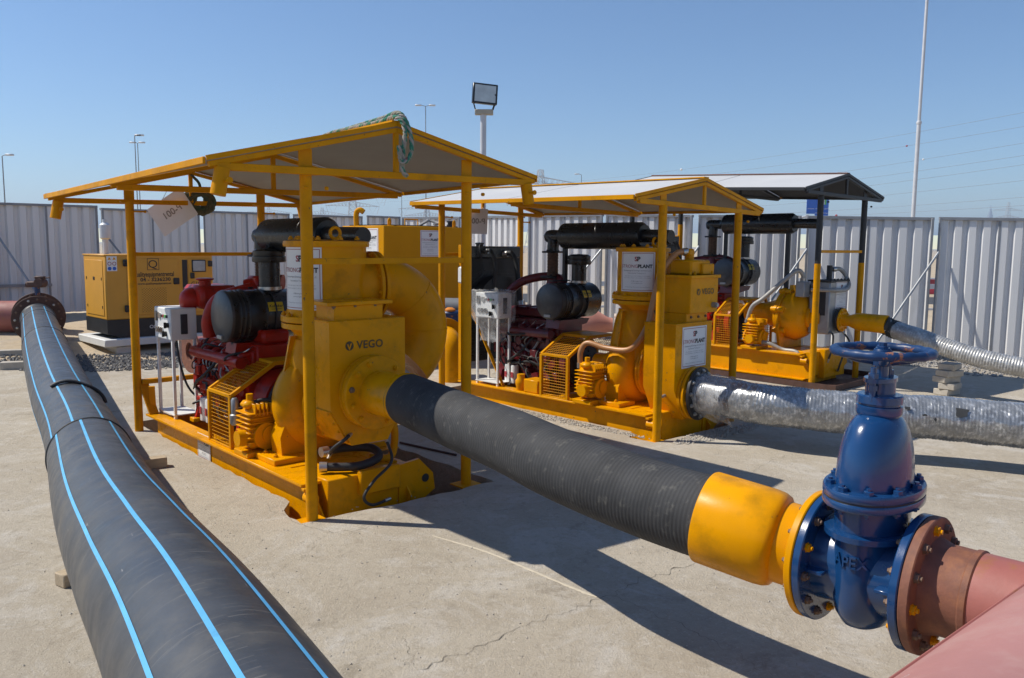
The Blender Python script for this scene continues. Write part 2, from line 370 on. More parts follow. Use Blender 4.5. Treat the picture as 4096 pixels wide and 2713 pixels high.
def put_text(b, s, mapf, u, v, size, bold=0., align='CENTER', off=.003, shear=0., spacing=1., flip=1., sx=1.):
    vv, ff = text2d(s, size, bold, align, shear, spacing)
    b.add([mapf(u + x * flip * sx, v + y, off) for x, y in vv], ff)
def raised_text(b, s, mapf, u, v, size, bold, h, sx=1.):
    vv, ff = text2d(s, size, bold); n = len(vv); k = len(b.v); cnt = {}
    for f in ff:
        for p, q in zip(f, f[1:] + f[:1]): cnt[p, q] = 1
    b.v += [Vector(mapf(u + x * sx, v + y, h)) for x, y in vv] + [Vector(mapf(u + x * sx, v + y, -.004)) for x, y in vv]
    b.f += [tuple(k + i for i in f) for f in ff] + [(k + p, k + n + p, k + n + q, k + q) for (p, q) in cnt if (q, p) not in cnt]
def flatmap(o, U, Vv):
    o, U, Vv = Vector(o), Vector(U).normalized(), Vector(Vv).normalized(); N = U.cross(Vv).normalized()
    return lambda u, v, n: o + U * u + Vv * v + N * n
def cylmap(o, r, a0):
    """vertical cylinder round o (z = 0 of the sign), angle a0 faces the viewer; u to the right as seen from outside"""
    o = Vector(o)
    return lambda u, v, n: o + V(math.cos(a0 + u / r) * (r + n), math.sin(a0 + u / r) * (r + n), v)
def rect_on(b, mapf, u0, u1, v0, v1, off, n=1):
    vs = []; fs = []
    for i in range(n + 1):
        u = u0 + (u1 - u0) * i / n; vs += [mapf(u, v0, off), mapf(u, v1, off)]
    for i in range(n): fs.append((2 * i, 2 * i + 2, 2 * i + 3, 2 * i + 1))
    b.add(vs, fs)
def company_sign(parent, mapf, w, h, n=1):
    b = MB(); vs = []; fs = []
    for i in range(n + 1):
        u = -w / 2 + w * i / n
        vs += [mapf(u, -h / 2, .0), mapf(u, h / 2, .0), mapf(u, -h / 2, .003), mapf(u, h / 2, .003)]
    for i in range(n):
        k = 4 * i; fs += [(k + 2, k + 6, k + 7, k + 3), (k, k + 1, k + 5, k + 4), (k, k + 4, k + 6, k + 2), (k + 1, k + 3, k + 7, k + 5)]
    fs += [(0, 2, 3, 1), (4 * n, 4 * n + 1, 4 * n + 3, 4 * n + 2)]
    b.add(vs, fs); sg = b.build('sign', SIGNW, parent, label='white company sign with red border and red and black lettering')
    e = .035 * w; t = .012 * w; b = MB()
    for (a, c, d, f) in ((-w / 2 + e, w / 2 - e, h / 2 - e - t, h / 2 - e), (-w / 2 + e, w / 2 - e, -h / 2 + e, -h / 2 + e + t), (-w / 2 + e, -w / 2 + e + t, -h / 2 + e + t, h / 2 - e - t), (w / 2 - e - t, w / 2 - e, -h / 2 + e + t, h / 2 - e - t)):
        rect_on(b, mapf, a, c, d, f, .0045, n)
    b.build('border', PRR, sg, recalc=False)
    b = MB(); put_text(b, 'S', mapf, -.03 * w, .315 * h, .17 * w, .03, off=.005); b.build('logo_letter', PRR, sg, recalc=False)
    b = MB(); put_text(b, 'P', mapf, .045 * w, .315 * h, .17 * w, .04, off=.0055); b.build('logo_letter', PRB, sg, recalc=False)
    b = MB(); put_text(b, 'STRONG', mapf, -.225 * w, .135 * h, .128 * w, -.004, off=.005); b.build('red_lettering', PRR, sg, recalc=False)
    b = MB(); put_text(b, 'PLANT', mapf, .225 * w, .135 * h, .132 * w, .045, off=.005); b.build('black_lettering', PRB, sg, recalc=False)
    b = MB()
    for s, v, q in (('Dewatering & Drainage Services L.L.C.', .03, .052), ('International Trading L.L.C.', -.035, .046), ('PO Box 18164, Dubai, T: +971 4 3474555, F: +971 4 3474477', -.11, .029), ('PO Box 4344, Abu Dhabi, T: +971 2 5549494, F: +971 2 5556226', -.155, .029), ('info@strongplant.com', -.235, .036), ('www.strongplant.com', -.285, .036), ('Dewatering, Drainage, Piling & Rental of Construction Equipment', -.385, .027)):
        put_text(b, s, mapf, 0, v * h, q * w, .012, off=.005)
    b.build('small_print', PRG, sg, recalc=False, kind='stuff')
    return sg
def mesh_panel(b, o, U, Vv, nu, nv, r=.0028):
    o, U, Vv = Vector(o), Vector(U), Vector(Vv)
    for i in range(nu + 1): b.tube([o + U * (i / nu), o + U * (i / nu) + Vv], r, 4, False)
    for j in range(nv + 1): b.tube([o + Vv * (j / nv), o + Vv * (j / nv) + U], r, 4, False)
def structure(o): o['kind'] = 'structure'; return o

# ------------------------------------------------------------------ ground
UNITS = [(-.878, 6.225, .736), (2.028, 8.809, .776), (4.832, 12.05, .75)]
def uw(i, x, y, z=0.):
    ux, uy, a = UNITS[i]; return V(ux + x * math.cos(a) - y * math.sin(a), uy + x * math.sin(a) + y * math.cos(a), z)
SLABBACK = [(-26, 11.6), (-12, 12.4), (-8.4, 12.7), (-6.2, 13.4), (-4.6, 14.4), (-2.5, 15.7), (0, 16.1), (3, 15.6), (5.2, 15.0), (7.5, 14.0), (12, 12.9), (26, 12.4)]
def slab_y(x):
    for (a, b), (c, d) in zip(SLABBACK[:-1], SLABBACK[1:]):
        if a <= x <= c: return b + (d - b) * (x - a) / (c - a) + .1 * mnoise.noise((x * 1.9, 0, 3)) + .05 * mnoise.noise((x * 6, 2, 3))
    return 11.6
def land_z(x, y):
    z = -.012 + .03 * mnoise.noise((x * .6, y * .6, 1)) + .012 * mnoise.noise((x * 2.2, y * 2.2, 5))
    d = y - slab_y(max(-26, min(26, x)))
    if d < 0 and abs(x) < 26: return -.55 if d < -.5 else -.05 - .9 * (-d)
    k = max(0, min(1, d / 5.)); rise = .42 * max(0, min(1, (-x - 3.) / 5.)) + .10 * max(0, min(1, (x + 3) / 6.))
    far = max(0, min(1, (y - 24) / 20.))
    return z + rise * k * k * (3 - 2 * k) * (1 - far) - 1.1 * far * (1 if y > 24 else 0)
b = MB()
def axis(lo, hi, fine, ext):
    a = []; x = lo
    while x < hi: a.append(x); x += fine
    a.append(hi); s = fine
    while a[-1] < ext: s *= 1.5; a.append(a[-1] + s)
    s = fine; pre = []
    x = lo
    while x > -ext: s *= 1.5; x -= s; pre.append(x)
    return pre[::-1] + a
gx, gy = axis(-14, 14, .25, 3500), axis(9, 24, .25, 3500)
b.v = [V(x, y, land_z(x, y)) for y in gy for x in gx]; nx = len(gx)
b.f = [(j * nx + i, j * nx + i + 1, (j + 1) * nx + i + 1, (j + 1) * nx + i) for j in range(len(gy) - 1) for i in range(nx - 1)]
structure(b.build('ground', SAND, sharp=180))
# concrete slab with two sunken pits
def pit_poly(i):
    if i == 0: L = [(-.60, 4.3), (-.63, 2.9), (-.64, 1.6), (-.645, .55), (-.80, .30), (-.82, .03), (.1, -.04), (.93, -.07), (.98, 2.), (.95, 4.3)]
    else: L = [(-.50, 3.9), (-.56, 2.2), (-.57, .45), (-.8, .3), (-.8, -.02), (.0, -.06), (.55, -.10), (.9, .2), (.9, 3.9)]
    pts = [uw(i, *p) for p in L]; out = []
    for p, q in zip(pts, pts[1:] + pts[:1]):
        m = max(2, int((q - p).length / .09))
        for k in range(m):
            c = p.lerp(q, k / m); c += V(mnoise.noise((c.x * 5, c.y * 5, 1)), mnoise.noise((c.x * 5, c.y * 5, 8)), 0) * (.035 if k else .0); c.z = 0; out.append(c)
    return out
outer = []
x = -26.
while x <= 26.: outer.append(V(x, slab_y(x), 0)); x += .2 if abs(x) < 13 else 1.
outer = [V(-26, -8, 0)] + outer + [V(26, -8, 0)]
bm = bmesh.new(); loops = []
for poly in (outer, pit_poly(0), pit_poly(1)):
    vs = [bm.verts.new(p) for p in poly]; loops.append(vs)
    for p, q in zip(vs, vs[1:] + vs[:1]): bm.edges.new((p, q))
bmesh.ops.triangle_fill(bm, use_beauty=True, use_dissolve=False, edges=list(bm.edges))
for f in bm.faces:
    if f.normal.z < 0: f.normal_flip()
for vs, dep in zip(loops, (.25, .34, .34)):
    lo = [bm.verts.new(v.co - V(0, 0, dep)) for v in vs]
    for k in range(len(vs)):
        k2 = (k + 1) % len(vs); bm.faces.new((vs[k], vs[k2], lo[k2], lo[k]))
    if dep > .3:
        bm.faces.new(lo).material_index = 1
me = bpy.data.meshes.new('concrete_slab'); bmesh.ops.recalc_face_normals(bm, faces=[f for f in bm.faces if abs(f.normal.z) < .5]); bm.to_mesh(me); bm.free()
me.materials.append(CONC); me.materials.append(PITM)
slab = structure(bpy.data.objects.new('concrete_slab', me)); COL.objects.link(slab)
def crack(pts, w=.007, seed=0):
    P = catmull([(x, y, 0) for x, y in pts], 14); rnd = random.Random(seed); b = MB(); n = len(P)
    for i, p in enumerate(P):
        t = (P[min(i + 1, n - 1)] - P[max(0, i - 1)]).normalized(); s = V(-t.y, t.x, 0)
        j = mnoise.noise((i * .31 + seed, 0, 0)) * .07 + rnd.uniform(-.009, .009)
        ww = w * .42 * (.25 + 1.1 * abs(mnoise.noise((i * .23, seed, 4)))) * min(1, i / 4 + .2, (n - 1 - i) / 4 + .2)
        c = p + s * j; b.v += [c + s * ww + V(0, 0, .003), c - s * ww + V(0, 0, .003)]
    b.f = [(2 * i, 2 * i + 1, 2 * i + 3, 2 * i + 2) for i in range(n - 1)]
    b.build('crack', CRACK, slab, sharp=180)
def gpx(u, v, z=0.):
    """photograph pixel (2368 wide) to a point on the ground, used only to lay out the floor"""
    a, c = u - 1184, v - 784; cr, sr = math.cos(.00864), math.sin(.00864); uu, vv = a * cr + c * sr, -a * sr + c * cr
    cp, sp = math.cos(.11389), math.sin(.11389); d = V(uu, 1894.5 * cp - vv * sp, -1894.5 * sp - vv * cp)
    return V(0, 0, 2.) + d * ((z - 2.) / d.z)
def g2(*pts): return [tuple(gpx(*p).xy) for p in pts]
crack(g2((960, 1548), (1100, 1500), (1230, 1440), (1330, 1410), (1410, 1375), (1520, 1330), (1625, 1300)), .008, 1)
crack(g2((950, 1545), (945, 1500), (930, 1470)), .006, 2)
crack(g2((600, 1160), (700, 1215), (800, 1230), (900, 1205), (980, 1190)), .005, 3)
crack(g2((620, 1340), (660, 1310), (720, 1270), (740, 1235)), .004, 4)
crack(g2((0, 1322), (40, 1307), (75, 1303)), .007, 5)
crack(g2((1720, 1105), (1800, 1060), (1900, 1045), (2100, 1060), (2230, 1030)), .004, 6)
crack(g2((1410, 1375), (1560, 1440), (1680, 1500), (1800, 1568)), .004, 7)
crack(g2((0, 1440), (60, 1450), (110, 1440)), .004, 8)
crack(g2((540, 1060), (600, 1085), (640, 1080)), .004, 9)
b = MB(); P = catmull([(x, y, 0) for x, y in g2((1000, 1240), (1120, 1275), (1230, 1320), (1300, 1350), (1380, 1382))], 14)
for i, p in enumerate(P):
    t = (P[min(i + 1, len(P) - 1)] - P[max(0, i - 1)]).normalized(); s = V(-t.y, t.x, 0); w = .016 * (.5 + abs(mnoise.noise((i * .4, 3, 1)))) * min(1, i / 8, (len(P) - 1 - i) / 3 + .1)
    b.v += [p + s * w + V(0, 0, .001), p + V(0, 0, .007), p - s * w + V(0, 0, .001)]
b.f = [q for i in range(len(P) - 1) for q in ((3 * i, 3 * i + 1, 3 * i + 4, 3 * i + 3), (3 * i + 1, 3 * i + 2, 3 * i + 5, 3 * i + 4))]
b.build('mortar_ridge', MORT, slab, sharp=180)

def stones(name, label, spots, n, smin, smax, m, seed):
    """loose stones nobody could count: irregular chips on the ground"""
    rnd = random.Random(seed); b = MB()
    base = [(1, 0, 0), (-1, 0, 0), (0, 1, 0), (0, -1, 0), (0, 0, 1), (0, 0, -1)]; F = [(0, 2, 4), (2, 1, 4), (1, 3, 4), (3, 0, 4), (2, 0, 5), (1, 2, 5), (3, 1, 5), (0, 3, 5)]
    tot = sum(s[4] for s in spots)
    for (cx, cy, rx, ry, wgt, ang) in spots:
        for _ in range(int(n * wgt / tot)):
            q, a = math.sqrt(rnd.random()), rnd.uniform(0, 6.283); lx, ly = rx * q * math.cos(a), ry * q * math.sin(a)
            x, y = cx + lx * math.cos(ang) - ly * math.sin(ang), cy + lx * math.sin(ang) + ly * math.cos(ang)
            s = rnd.uniform(smin, smax) ** 1.0; z = (land_z(x, y) if y > slab_y(max(-26, min(26, x))) else 0.) + s * .25
            rot = Matrix.Rotation(rnd.uniform(0, 6.28), 3, 'Z') @ Matrix.Rotation(rnd.uniform(0, 6.28), 3, 'X')
            b.add([V(x, y, z) + rot @ V(p[0] * s * rnd.uniform(.6, 1.2), p[1] * s * rnd.uniform(.6, 1.2), p[2] * s * rnd.uniform(.5, 1.)) for p in base], F)
    o = b.build(name, m, sharp=10); o['kind'] = 'stuff'; o['label'] = label; o['category'] = 'gravel'
stones('gravel', 'dark grey gravel strip in front of the yellow generator', [(-5.4, 13.9, 2.6, .9, 3, .5), (-8.5, 13.4, 2.2, .6, 1.2, .2)], 5200, .012, .04, GRAVD, 3)
stones('gravel', 'pale grey gravel along the right-hand fence', [(7.6, 14.6, 4.2, .9, 3, -.25), (3.2, 16.2, 3, .6, 1, 0), (11, 13.2, 4, .8, 1.2, 0)], 6500, .014, .045, GRAV, 4)
stones('grit', 'scattered grit and small chips lying on the concrete slab', [(-.2, 5.0, 2.6, 1.6, 3, 0), (1.8, 6.2, 3.4, 1.6, 2, 0), (-3.6, 5.0, 1.8, 3.2, 2, 0), (-3.4, 11.2, 3.2, 1.4, 4, .4)], 1500, .0025, .009, BRICK, 9)
pc = uw(1, .05, -.25)
stones('rubble', 'broken concrete crumbs at the pit edge of the middle pump set', [(pc.x, pc.y, .75, .16, 3, .72), (uw(1, -.72, 1.6).x, uw(1, -.72, 1.6).y, 1.5, .1, 2, 2.35)], 2600, .004, .018, BRICK, 5)

# ------------------------------------------------------------------ black plastic pipe with blue stripes
HP = [(-8.78, 15.11, .56), (-6.01, 10.51, .54), (-4.49, 8.07, .47), (-3.48, 6.52, .42), (-2.27, 4.49, .53), (-1.57, 3.38, .62), (-1.06, 2.61, .67), (-.35, 1.5, .70), (.65, 0., .71), (2.0, -2.0, .71)]
pipe = thing('plastic_pipe', 'large black plastic pipe with light blue stripes running from the lower left corner', 'pipe', (-3.3, 6.2, 0))
PC = resample(catmull(HP, 24), .05)
iw = min(range(len(PC)), key=lambda i: (PC[i] - V(-3.06, 5.82, .45)).length)
def uv_tube(name, pts, r, n, m, parent):
    b = MB(); b.tube(pts, r, n, True); o = b.build(name, m, parent, world=True, sharp=60, recalc=False)
    me = o.data; uvl = me.uv_layers.new(name='UVMap'); L = [0.]
    for a, c in zip(pts[:-1], pts[1:]): L.append(L[-1] + (c - a).length)
    for p in me.polygons:
        js = [(me.loops[k].vertex_index) for k in p.loop_indices]
        wrap = len(js) == 4 and {j % n for j in js} == {0, n - 1}
        for k, vi in zip(p.loop_indices, js):
            i, j = divmod(vi, n); i = min(i, len(L) - 1); a = j / n
            if wrap and j == 0: a = 1.
            uvl.data[k].uv = (L[i], a)
    return o
def beaded(pts, r, ends):
    out = []
    for i in range(len(pts)): out.append(r)
    return out
far_pts, near_pts = PC[:iw + 1], PC[iw:]
seg1 = uv_tube('pipe_section', far_pts, .28, 64, HDPE, pipe)
seg2 = uv_tube('pipe_section', near_pts, .2795, 64, HDPE, pipe)
def stripe(pts, ang, parent, r, w=.0085):
    b = MB(); n = len(pts)
    for i, p in enumerate(pts):
        t = pts[min(i + 1, n - 1)] - pts[max(i - 1, 0)]; sd, up, t = frame(t)
        for q in (-1, -.33, .33, 1):
            a = ang + q * w / r; b.v.append(p + (sd * math.sin(a) + up * math.cos(a)) * (r + .0018))
    b.f = [(4 * i + k, 4 * i + k + 1, 4 * i + k + 5, 4 * i + k + 4) for i in range(n - 1) for k in range(3)]
    b.build('blue_stripe', STRIPE, parent, world=True, sharp=180)
for a in (95, 58, 21, -20, -100, 140, 185, 230): stripe(far_pts[6:], R(a), seg1, .28)
for a in (49, 11, -29, -100, -145, 130, 175): stripe(near_pts, R(a), seg2, .2795)
def ringat(i, r, h, name, m, parent):
    p = PC[i]; t = (PC[i + 1] - PC[i - 1]).normalized(); b = MB()
    b.lathe(p - t * h, t, [(0, r - .012), (h * .4, r), (h * .9, r + .002), (h, r - .006), (h * 1.1, r + .002), (h * 1.6, r), (h * 2, r - .012)], 64); return b.build(name, m, parent, world=True, sharp=60)
ringat(iw, .287, .012, 'weld_bead', RUB, pipe)
ringat(26, .285, .01, 'weld_bead', RUB, pipe); ringat(90, .284, .01, 'weld_bead', RUB, pipe)
t = (PC[1] - PC[0]).normalized()
b = MB(); b.lathe(PC[0], t, [(0, .30), (.10, .30), (.14, .281)], 64); b.build('stub_end', HDPE, pipe, world=True)
fl = thing('pipe_flange', 'dark rusty backing ring flange at the far end of the black plastic pipe', 'flange', (PC[0].x, PC[0].y, 0))
b = MB(); b.ring(PC[0] - t * .02, t, .30, .435, .045, 56); fo = b.build('flange_ring', RUSTD, fl, world=True)
sd, up, _ = frame(t)
hole = shared('bolt_hole_plug', lambda b: b.cyl((0, 0, 0), (0, 0, 1), 1, n=14), SAND)
for k in range(16):
    a = 2 * math.pi * k / 16; bolt(fl, PC[0] + t * .025 + (sd * math.cos(a) + up * math.sin(a)) * .372, t, RUSTB if k % 3 else STEEL, .017, world=True)
# black strap over the pipe
b = MB(); i0 = min(range(len(PC)), key=lambda i: (PC[i] - V(-4.05, 7.38, .45)).length); p = PC[i0]; sd, up, t = frame(PC[i0 + 1] - PC[i0 - 1])
sp = [p + t * (q * .10 - .02) + (sd * math.sin(R(30 - 105 * q)) + up * math.cos(R(30 - 105 * q))) * (.292 + .008 * math.sin(q * 9)) for q in [i / 20 for i in range(21)]]
b.tube(sp, .016, 8); b.tube([q + t * .03 + up * .004 for q in sp[:13]], .013, 8)
o = b.build('strap', RUB, thing('rope_strap', 'black rubber strap lying across the striped plastic pipe', 'strap', (p.x, p.y, 0)), world=True)
# timber packers
def timber(p, rz, l, w, h, label, m=WOOD, z=0.):
    o = MB().box(-l / 2, l / 2, -w / 2, w / 2, 0, h, .006).build('timber_block', m); o.location = (p[0], p[1], z); o.rotation_euler = (0, 0, rz)
    return tag(o, label, 'timber block', 'timber packers under the plastic pipe')
timber((-2.50, 4.76), 1.0, .45, .10, .08, 'timber block under the near left side of the striped pipe', z=0.)
timber((-2.50, 4.86), .9, .4, .12, .12, 'pale timber block stacked on another under the near part of the striped pipe', z=.08)
timber((-3.42, 7.0), .55, .75, .11, .09, 'timber block poking out right of the striped pipe by the near pump set')
timber((-8.55, 14.0), .3, .5, .16, .14, 'grey block left of the striped pipe below the rusty flange', BRICK)
timber((-7.75, 12.75), .3, .5, .16, .12, 'grey block left of the striped pipe on the slab edge', BRICK)

# ------------------------------------------------------------------ red steel pipework on the far left
hd = thing('red_steel_pipe', 'red oxide steel pipe with a rusty flange on the far left edge', 'pipe', (-10.2, 15.7, 0))
b = MB(); b.tube([(-14, 15.0, .55), (-9.15, 15.75, .55)], .31, 48); b.build('pipe_barrel', OXIDE, hd, world=True)
b = MB(); b.ring((-9.2, 15.74, .55), (.988, .153, 0), .2, .42, .05, 48); b.build('end_flange', RUSTD, hd, world=True)
bv = thing('butterfly_valve', 'rusty butterfly valve with gearbox standing behind the rusty pipe flange', 'valve', (-9.1, 15.8, 0))
q = V(-9.06, 15.62, .56); tt = t.copy()
tt = (PC[1] - PC[0]).normalized()
b = MB(); b.ring(q - tt * .12, tt, .2, .46, .10, 48); b.build('valve_body', RUSTD, bv, world=True)
b = MB(); b.cyl(q + V(0, 0, .42), q + V(0, 0, .60), .05); b.build('blue_neck', BLUEW, bv, world=True)
b = MB(); b.box(q.x - .17, q.x + .10, q.y - .07, q.y + .09, q.z + .57, q.z + .68, .02); b.cyl(q + V(.07, -.09, .65), q + V(.07, .10, .65), .085); b.box(q.x - .03, q.x + .16, q.y - .04, q.y + .05, q.z + .72, q.z + .78, .015); b.cyl(q + V(.15, 0, .75), q + V(.25, 0, .75), .012); b.cyl(q + V(.06, 0, .66), q + V(.06, 0, .74), .03)
b.cyl(q + V(-.2, 0, .62), q + V(-.12, 0, .62), .05); b.build('gearbox', RUSTD, bv, world=True)
for k in range(10):
    a = 2 * math.pi * k / 10; s2, u2, _ = frame(tt); bolt(bv, q - tt * .02 + (s2 * math.cos(a) + u2 * math.sin(a)) * .41, tt, RUSTB, .02, world=True)

# ------------------------------------------------------------------ perimeter fence
def pxdir(u, D, z):
    """ground plan point seen in image column u at distance D"""
    return V((u - 1184) / 1894.5 * D * 1.0065, D, z)
FENCE = [(-235, 5, 15.9, 17.3, 460, 470), (-4, 239, 17.3, 18.7, 470, 478), (247, 470, 18.8, 20.8, 483, 491), (479, 676, 20.9, 21.4, 489, 496), (683, 842, 21.5, 21.9, 497, 502), (851, 928, 22., 22.3, 500, 503),
         (932, 1064, 22.1, 20.9, 504, 503), (1071, 1207, 20.7, 18.9, 501, 501), (1220, 1388, 18.6, 17.5, 499, 497), (1396, 1593, 17.4, 16.4, 497, 499), (1606, 1840, 16.4, 15.7, 499, 501), (1852, 2142, 15.6, 14.8, 501, 505), (2152, 2440, 14.8, 14.0, 504, 508)]
FLAB = ['far left fence panel cut by the picture edge', 'fence panel behind the rusty flange and butterfly valve', 'fence panel directly behind the yellow generator', 'fence panel right of the generator behind the near pump engine', 'shaded fence panel behind the near muffler', 'narrow fence panel left of the yellow tank corner',
        'fence panel above the yellow tank', 'fence panel behind the floodlight pole', 'fence panel behind the middle radiator', 'fence panel behind the middle muffler', 'fence panel behind the far muffler', 'fence panel behind the grey tank of the far pump set', 'rightmost fence panel behind the corrugated hose', 'fence panel beyond the right picture edge']
def ftop(u, v, D): return 2. + (567.3 + (u - 1184) * .00864 - v) / 1894.5 * D * 1.004
for k, (u0, u1, d0, d1, v0, v1) in enumerate(FENCE):
    A, B = pxdir(u0, d0, 0), pxdir(u1, d1, 0); zt0, zt1 = ftop(u0, v0, d0), ftop(u1, v1, d1)
    h = 2.4 if k < 6 else 2.5
    C = (A + B) / 2; t = (B - A).normalized(); L = (B - A).length; nrm = V(t.y, -t.x, 0); zm = (zt0 + zt1) / 2; zb = zm - h
    F = thing('fence_panel', 'white corrugated ' + FLAB[k], 'fence panel', (C.x, C.y, zb), math.atan2(t.y, t.x), 'corrugated fence panels round the yard')
    sl = (zt1 - zt0) / L
    # profile in the panel frame: x along, -y towards the yard
    half = L / 2
    for sgn in (0, 1):
        x0, x1 = (-half + .05, -.02) if sgn == 0 else (.02, half - .05)
        nr = max(2, round((x1 - x0) / .225)); p = (x1 - x0) / nr; prof = []
        for i in range(nr):
            xx = x0 + i * p; prof += [(xx, 0), (xx + p * .48, 0), (xx + p * .58, .055), (xx + p * .86, .055)]
        prof.append((x1, 0)); b = MB()
        for (xx, yy) in prof: b.v += [V(xx, yy, .03 + sl * xx), V(xx, yy, h - .03 + sl * xx)]
        b.f = [(2 * i, 2 * i + 2, 2 * i + 3, 2 * i + 1) for i in range(len(prof) - 1)]
        b.build('corrugated_sheet', SHEET, F, sharp=20, recalc=False)
    for xx in (-half + .025, 0, half - .025):
        dy = .0 if xx else .03
        MB().box(xx - .022, xx + .022, -.035 + dy, .02 + dy, -.25, h + sl * xx - .01, .004).build('post', POST, F)
    b = MB(); b.add([(-half, -.03, h - .045 - sl * half), (half, -.03, h - .045 + sl * half), (half, -.03, h + .005 + sl * half), (-half, -.03, h + .005 - sl * half), (-half, .06, h - .045 - sl * half), (half, .06, h - .045 + sl * half), (half, .06, h + .005 + sl * half), (-half, .06, h + .005 - sl * half)], [(0, 1, 2, 3), (4, 7, 6, 5), (0, 4, 5, 1), (3, 2, 6, 7), (0, 3, 7, 4), (1, 5, 6, 2)]); b.build('top_rail', POST, F)
    if k in (1, 2, 9, 10, 11, 12):
        xx = -half + .03
        b = MB(); b.tube([(xx, -.05, h * .76), ((xx + .75) if k < 3 else (xx - 1.1), -1.25 if k > 3 else -1.3, .0)], .022, 12); b.build('brace', GRYP if k != 2 else POST, F)
    if k in (1,): MB().box(-half + .05, .02, -.09, -.05, .62, .68).build('cross_rail', POST, F)

# ------------------------------------------------------------------ yellow generator on its plinth
G = V(-7.1, 14.3, 0); GA = R(45)
pl = thing('concrete_plinth', 'white painted concrete plinth under the yellow generator', 'plinth', (G.x, G.y, 0), GA)
MB().box(-.10, 2.5, -.14, 1.25, .17, .30, .012).build('top_slab', WHT, pl)
for x in (.1, 2.4): MB().box(x, x + .35, -.1, 1.1, -.05, .16, .01).build('footing', PCL, pl)
gs = thing('generator', 'yellow diesel generator with black base and lettering in front of the fence', 'generator', (G.x, G.y, .30), GA)
GL, GW = 1.95, 1.08
b = MB(); b.prism([(0, .08), (.25, 0), (GL - .25, 0), (GL, .08), (GL, .33), (0, .33)], (0, 0, 0), (1, 0, 0), (0, 0, 1), (0, GW, 0)); b.build('black_base', BLKM, gs)
b = MB(); b.box(0, GL, 0, GW, .33, 1.47, .018); b.box(-.012, GL + .012, -.012, GW + .012, 1.455, 1.48, .006); b.build('canopy', YELG, gs)
def gdoor(x0, x1, z0, z1, name, y=-.008, m=YELG):
    o = MB().box(x0, x1, y - .006, .0, z0, z1, .005).build(name, m, gs); return o
d1 = gdoor(.36, 1.28, .40, 1.40, 'side_door'); d2 = gdoor(1.47, 1.88, .40, 1.40, 'window_door')
MB().box(1.36, 1.455, -.006, 0, .42, 1.38).build('open_gap', BLKM, gs)
for z in (1.33, .52):
    MB().box(.30, .37, -.05, -.006, z - .06, z + .06, .01).build('hinge', BLK, gs)
MB().box(1.18, 1.29, -.04, -.015, .93, 1.05, .01).build('door_handle', BLK, d1)
MB().box(1.50, 1.58, -.04, -.015, 1.03, 1.14, .01).build('door_handle', BLK, d2)
MB().box(1.85, 1.93, -.045, -.008, 1.25, 1.36, .01).build('hinge', BLK, gs)
wf = MB().box(1.535, 1.805, -.028, -.013, 1.15, 1.38, .03).build('window_frame', BLK, d2)
MB().box(1.555, 1.785, -.034, -.026, 1.17, 1.36, .03).build('pane', GLASS, wf)
b = MB(); rect = flatmap((.83, -.0145, .68), (1, 0, 0), (0, 0, 1)); MB().box(.60, 1.06, -.018, -.012, .44, .90, .003).build('vent_plate', YELG, d1)
b = MB()
for i in range(18):
    for j in range(20):
        if (i + j) % 2 == 0: b.box(.615 + i * .0245, .615 + i * .0245 + .013, -.020, -.0175, .455 + j * .0215, .455 + j * .0215 + .011)
b.build('vent_holes', PRV, d1, kind='stuff')
gm = flatmap((0, -.016, 0), (1, 0, 0), (0, 0, 1))
b = MB(); put_text(b, 'qualityequipmentrental', gm, .84, 1.12, .125, .012, off=.003, sx=.62); put_text(b, '04 - 3236230', gm, .86, 1.025, .088, .022, off=.003, sx=1.15); put_text(b, 'www.qualityequipment.ae', gm, .84, .955, .055, .012, off=.003, sx=1.05)
put_text(b, 'Q', gm, .82, 1.30, .20, -.004, off=.003, sx=1.1)
for (u0, u1, v0, v1) in ((.72, .93, 1.40, 1.408), (.72, .93, 1.20, 1.208), (.72, .728, 1.208, 1.40), (.922, .93, 1.208, 1.40)): rect_on(b, gm, u0, u1, v0, v1, .003)
b.build('lettering', PRB, d1, recalc=False)
b = MB(); put_text(b, 'G10245', gm, 1.68, .93, .105, .008, off=.003); b.build('lettering', PRB, d2, recalc=False)
b = MB(); put_text(b, 'OLYMPIAN', flatmap((0, -.002, 0), (1, 0, 0), (0, 0, 1)), .95, .17, .085, .01, off=.003, sx=1.1); b.build('base_lettering', SIGNW, gs, recalc=False)
sg = MB().box(.035, .205, -.004, .0, 1.19, 1.45).build('warning_label', SIGNW, gs, label='white label with warning pictograms')
for j, m in enumerate((YEL, PRR, BLUES)):
    for i in range(2):
        c = (.08 + i * .08, -.0045, 1.405 - j * .085)
        b = MB(); b.cyl(c, (c[0], -.006, c[2]), .032, n=3 if j == 0 else 20)
        if j == 1: b = MB().ring((c[0], -.0045, c[2]), (0, -1, 0), .024, .033, .002, 20, .0002)
        b.build('pictogram', m, sg)
b = MB(); b.box(-.010, 0, .10, .98, .40, 1.38, .004); b.build('end_panel', YELG, gs)
for y in (.16, .92):
    for z in (1.05, .55): MB().box(-.016, -.006, y - .012, y + .012, z - .025, z + .025).build('latch', BLK, gs)
MB().box(-.014, -.008, .50, .58, 1.02, 1.08).build('lock_recess', BLK, gs)
b = MB(); b.cyl((.22, .55, 1.47), (.22, .55, 1.68), .045); b.build('exhaust_pipe', POLE, gs)
b = MB(); b.lathe((.22, .55, 1.68), (0, 0, 1), [(0, .045), (.06, .05), (.09, .09), (.32, .09), (.34, .07), (.36, .04), (.42, .04)], 28); b.build('muffler', POLE, gs)

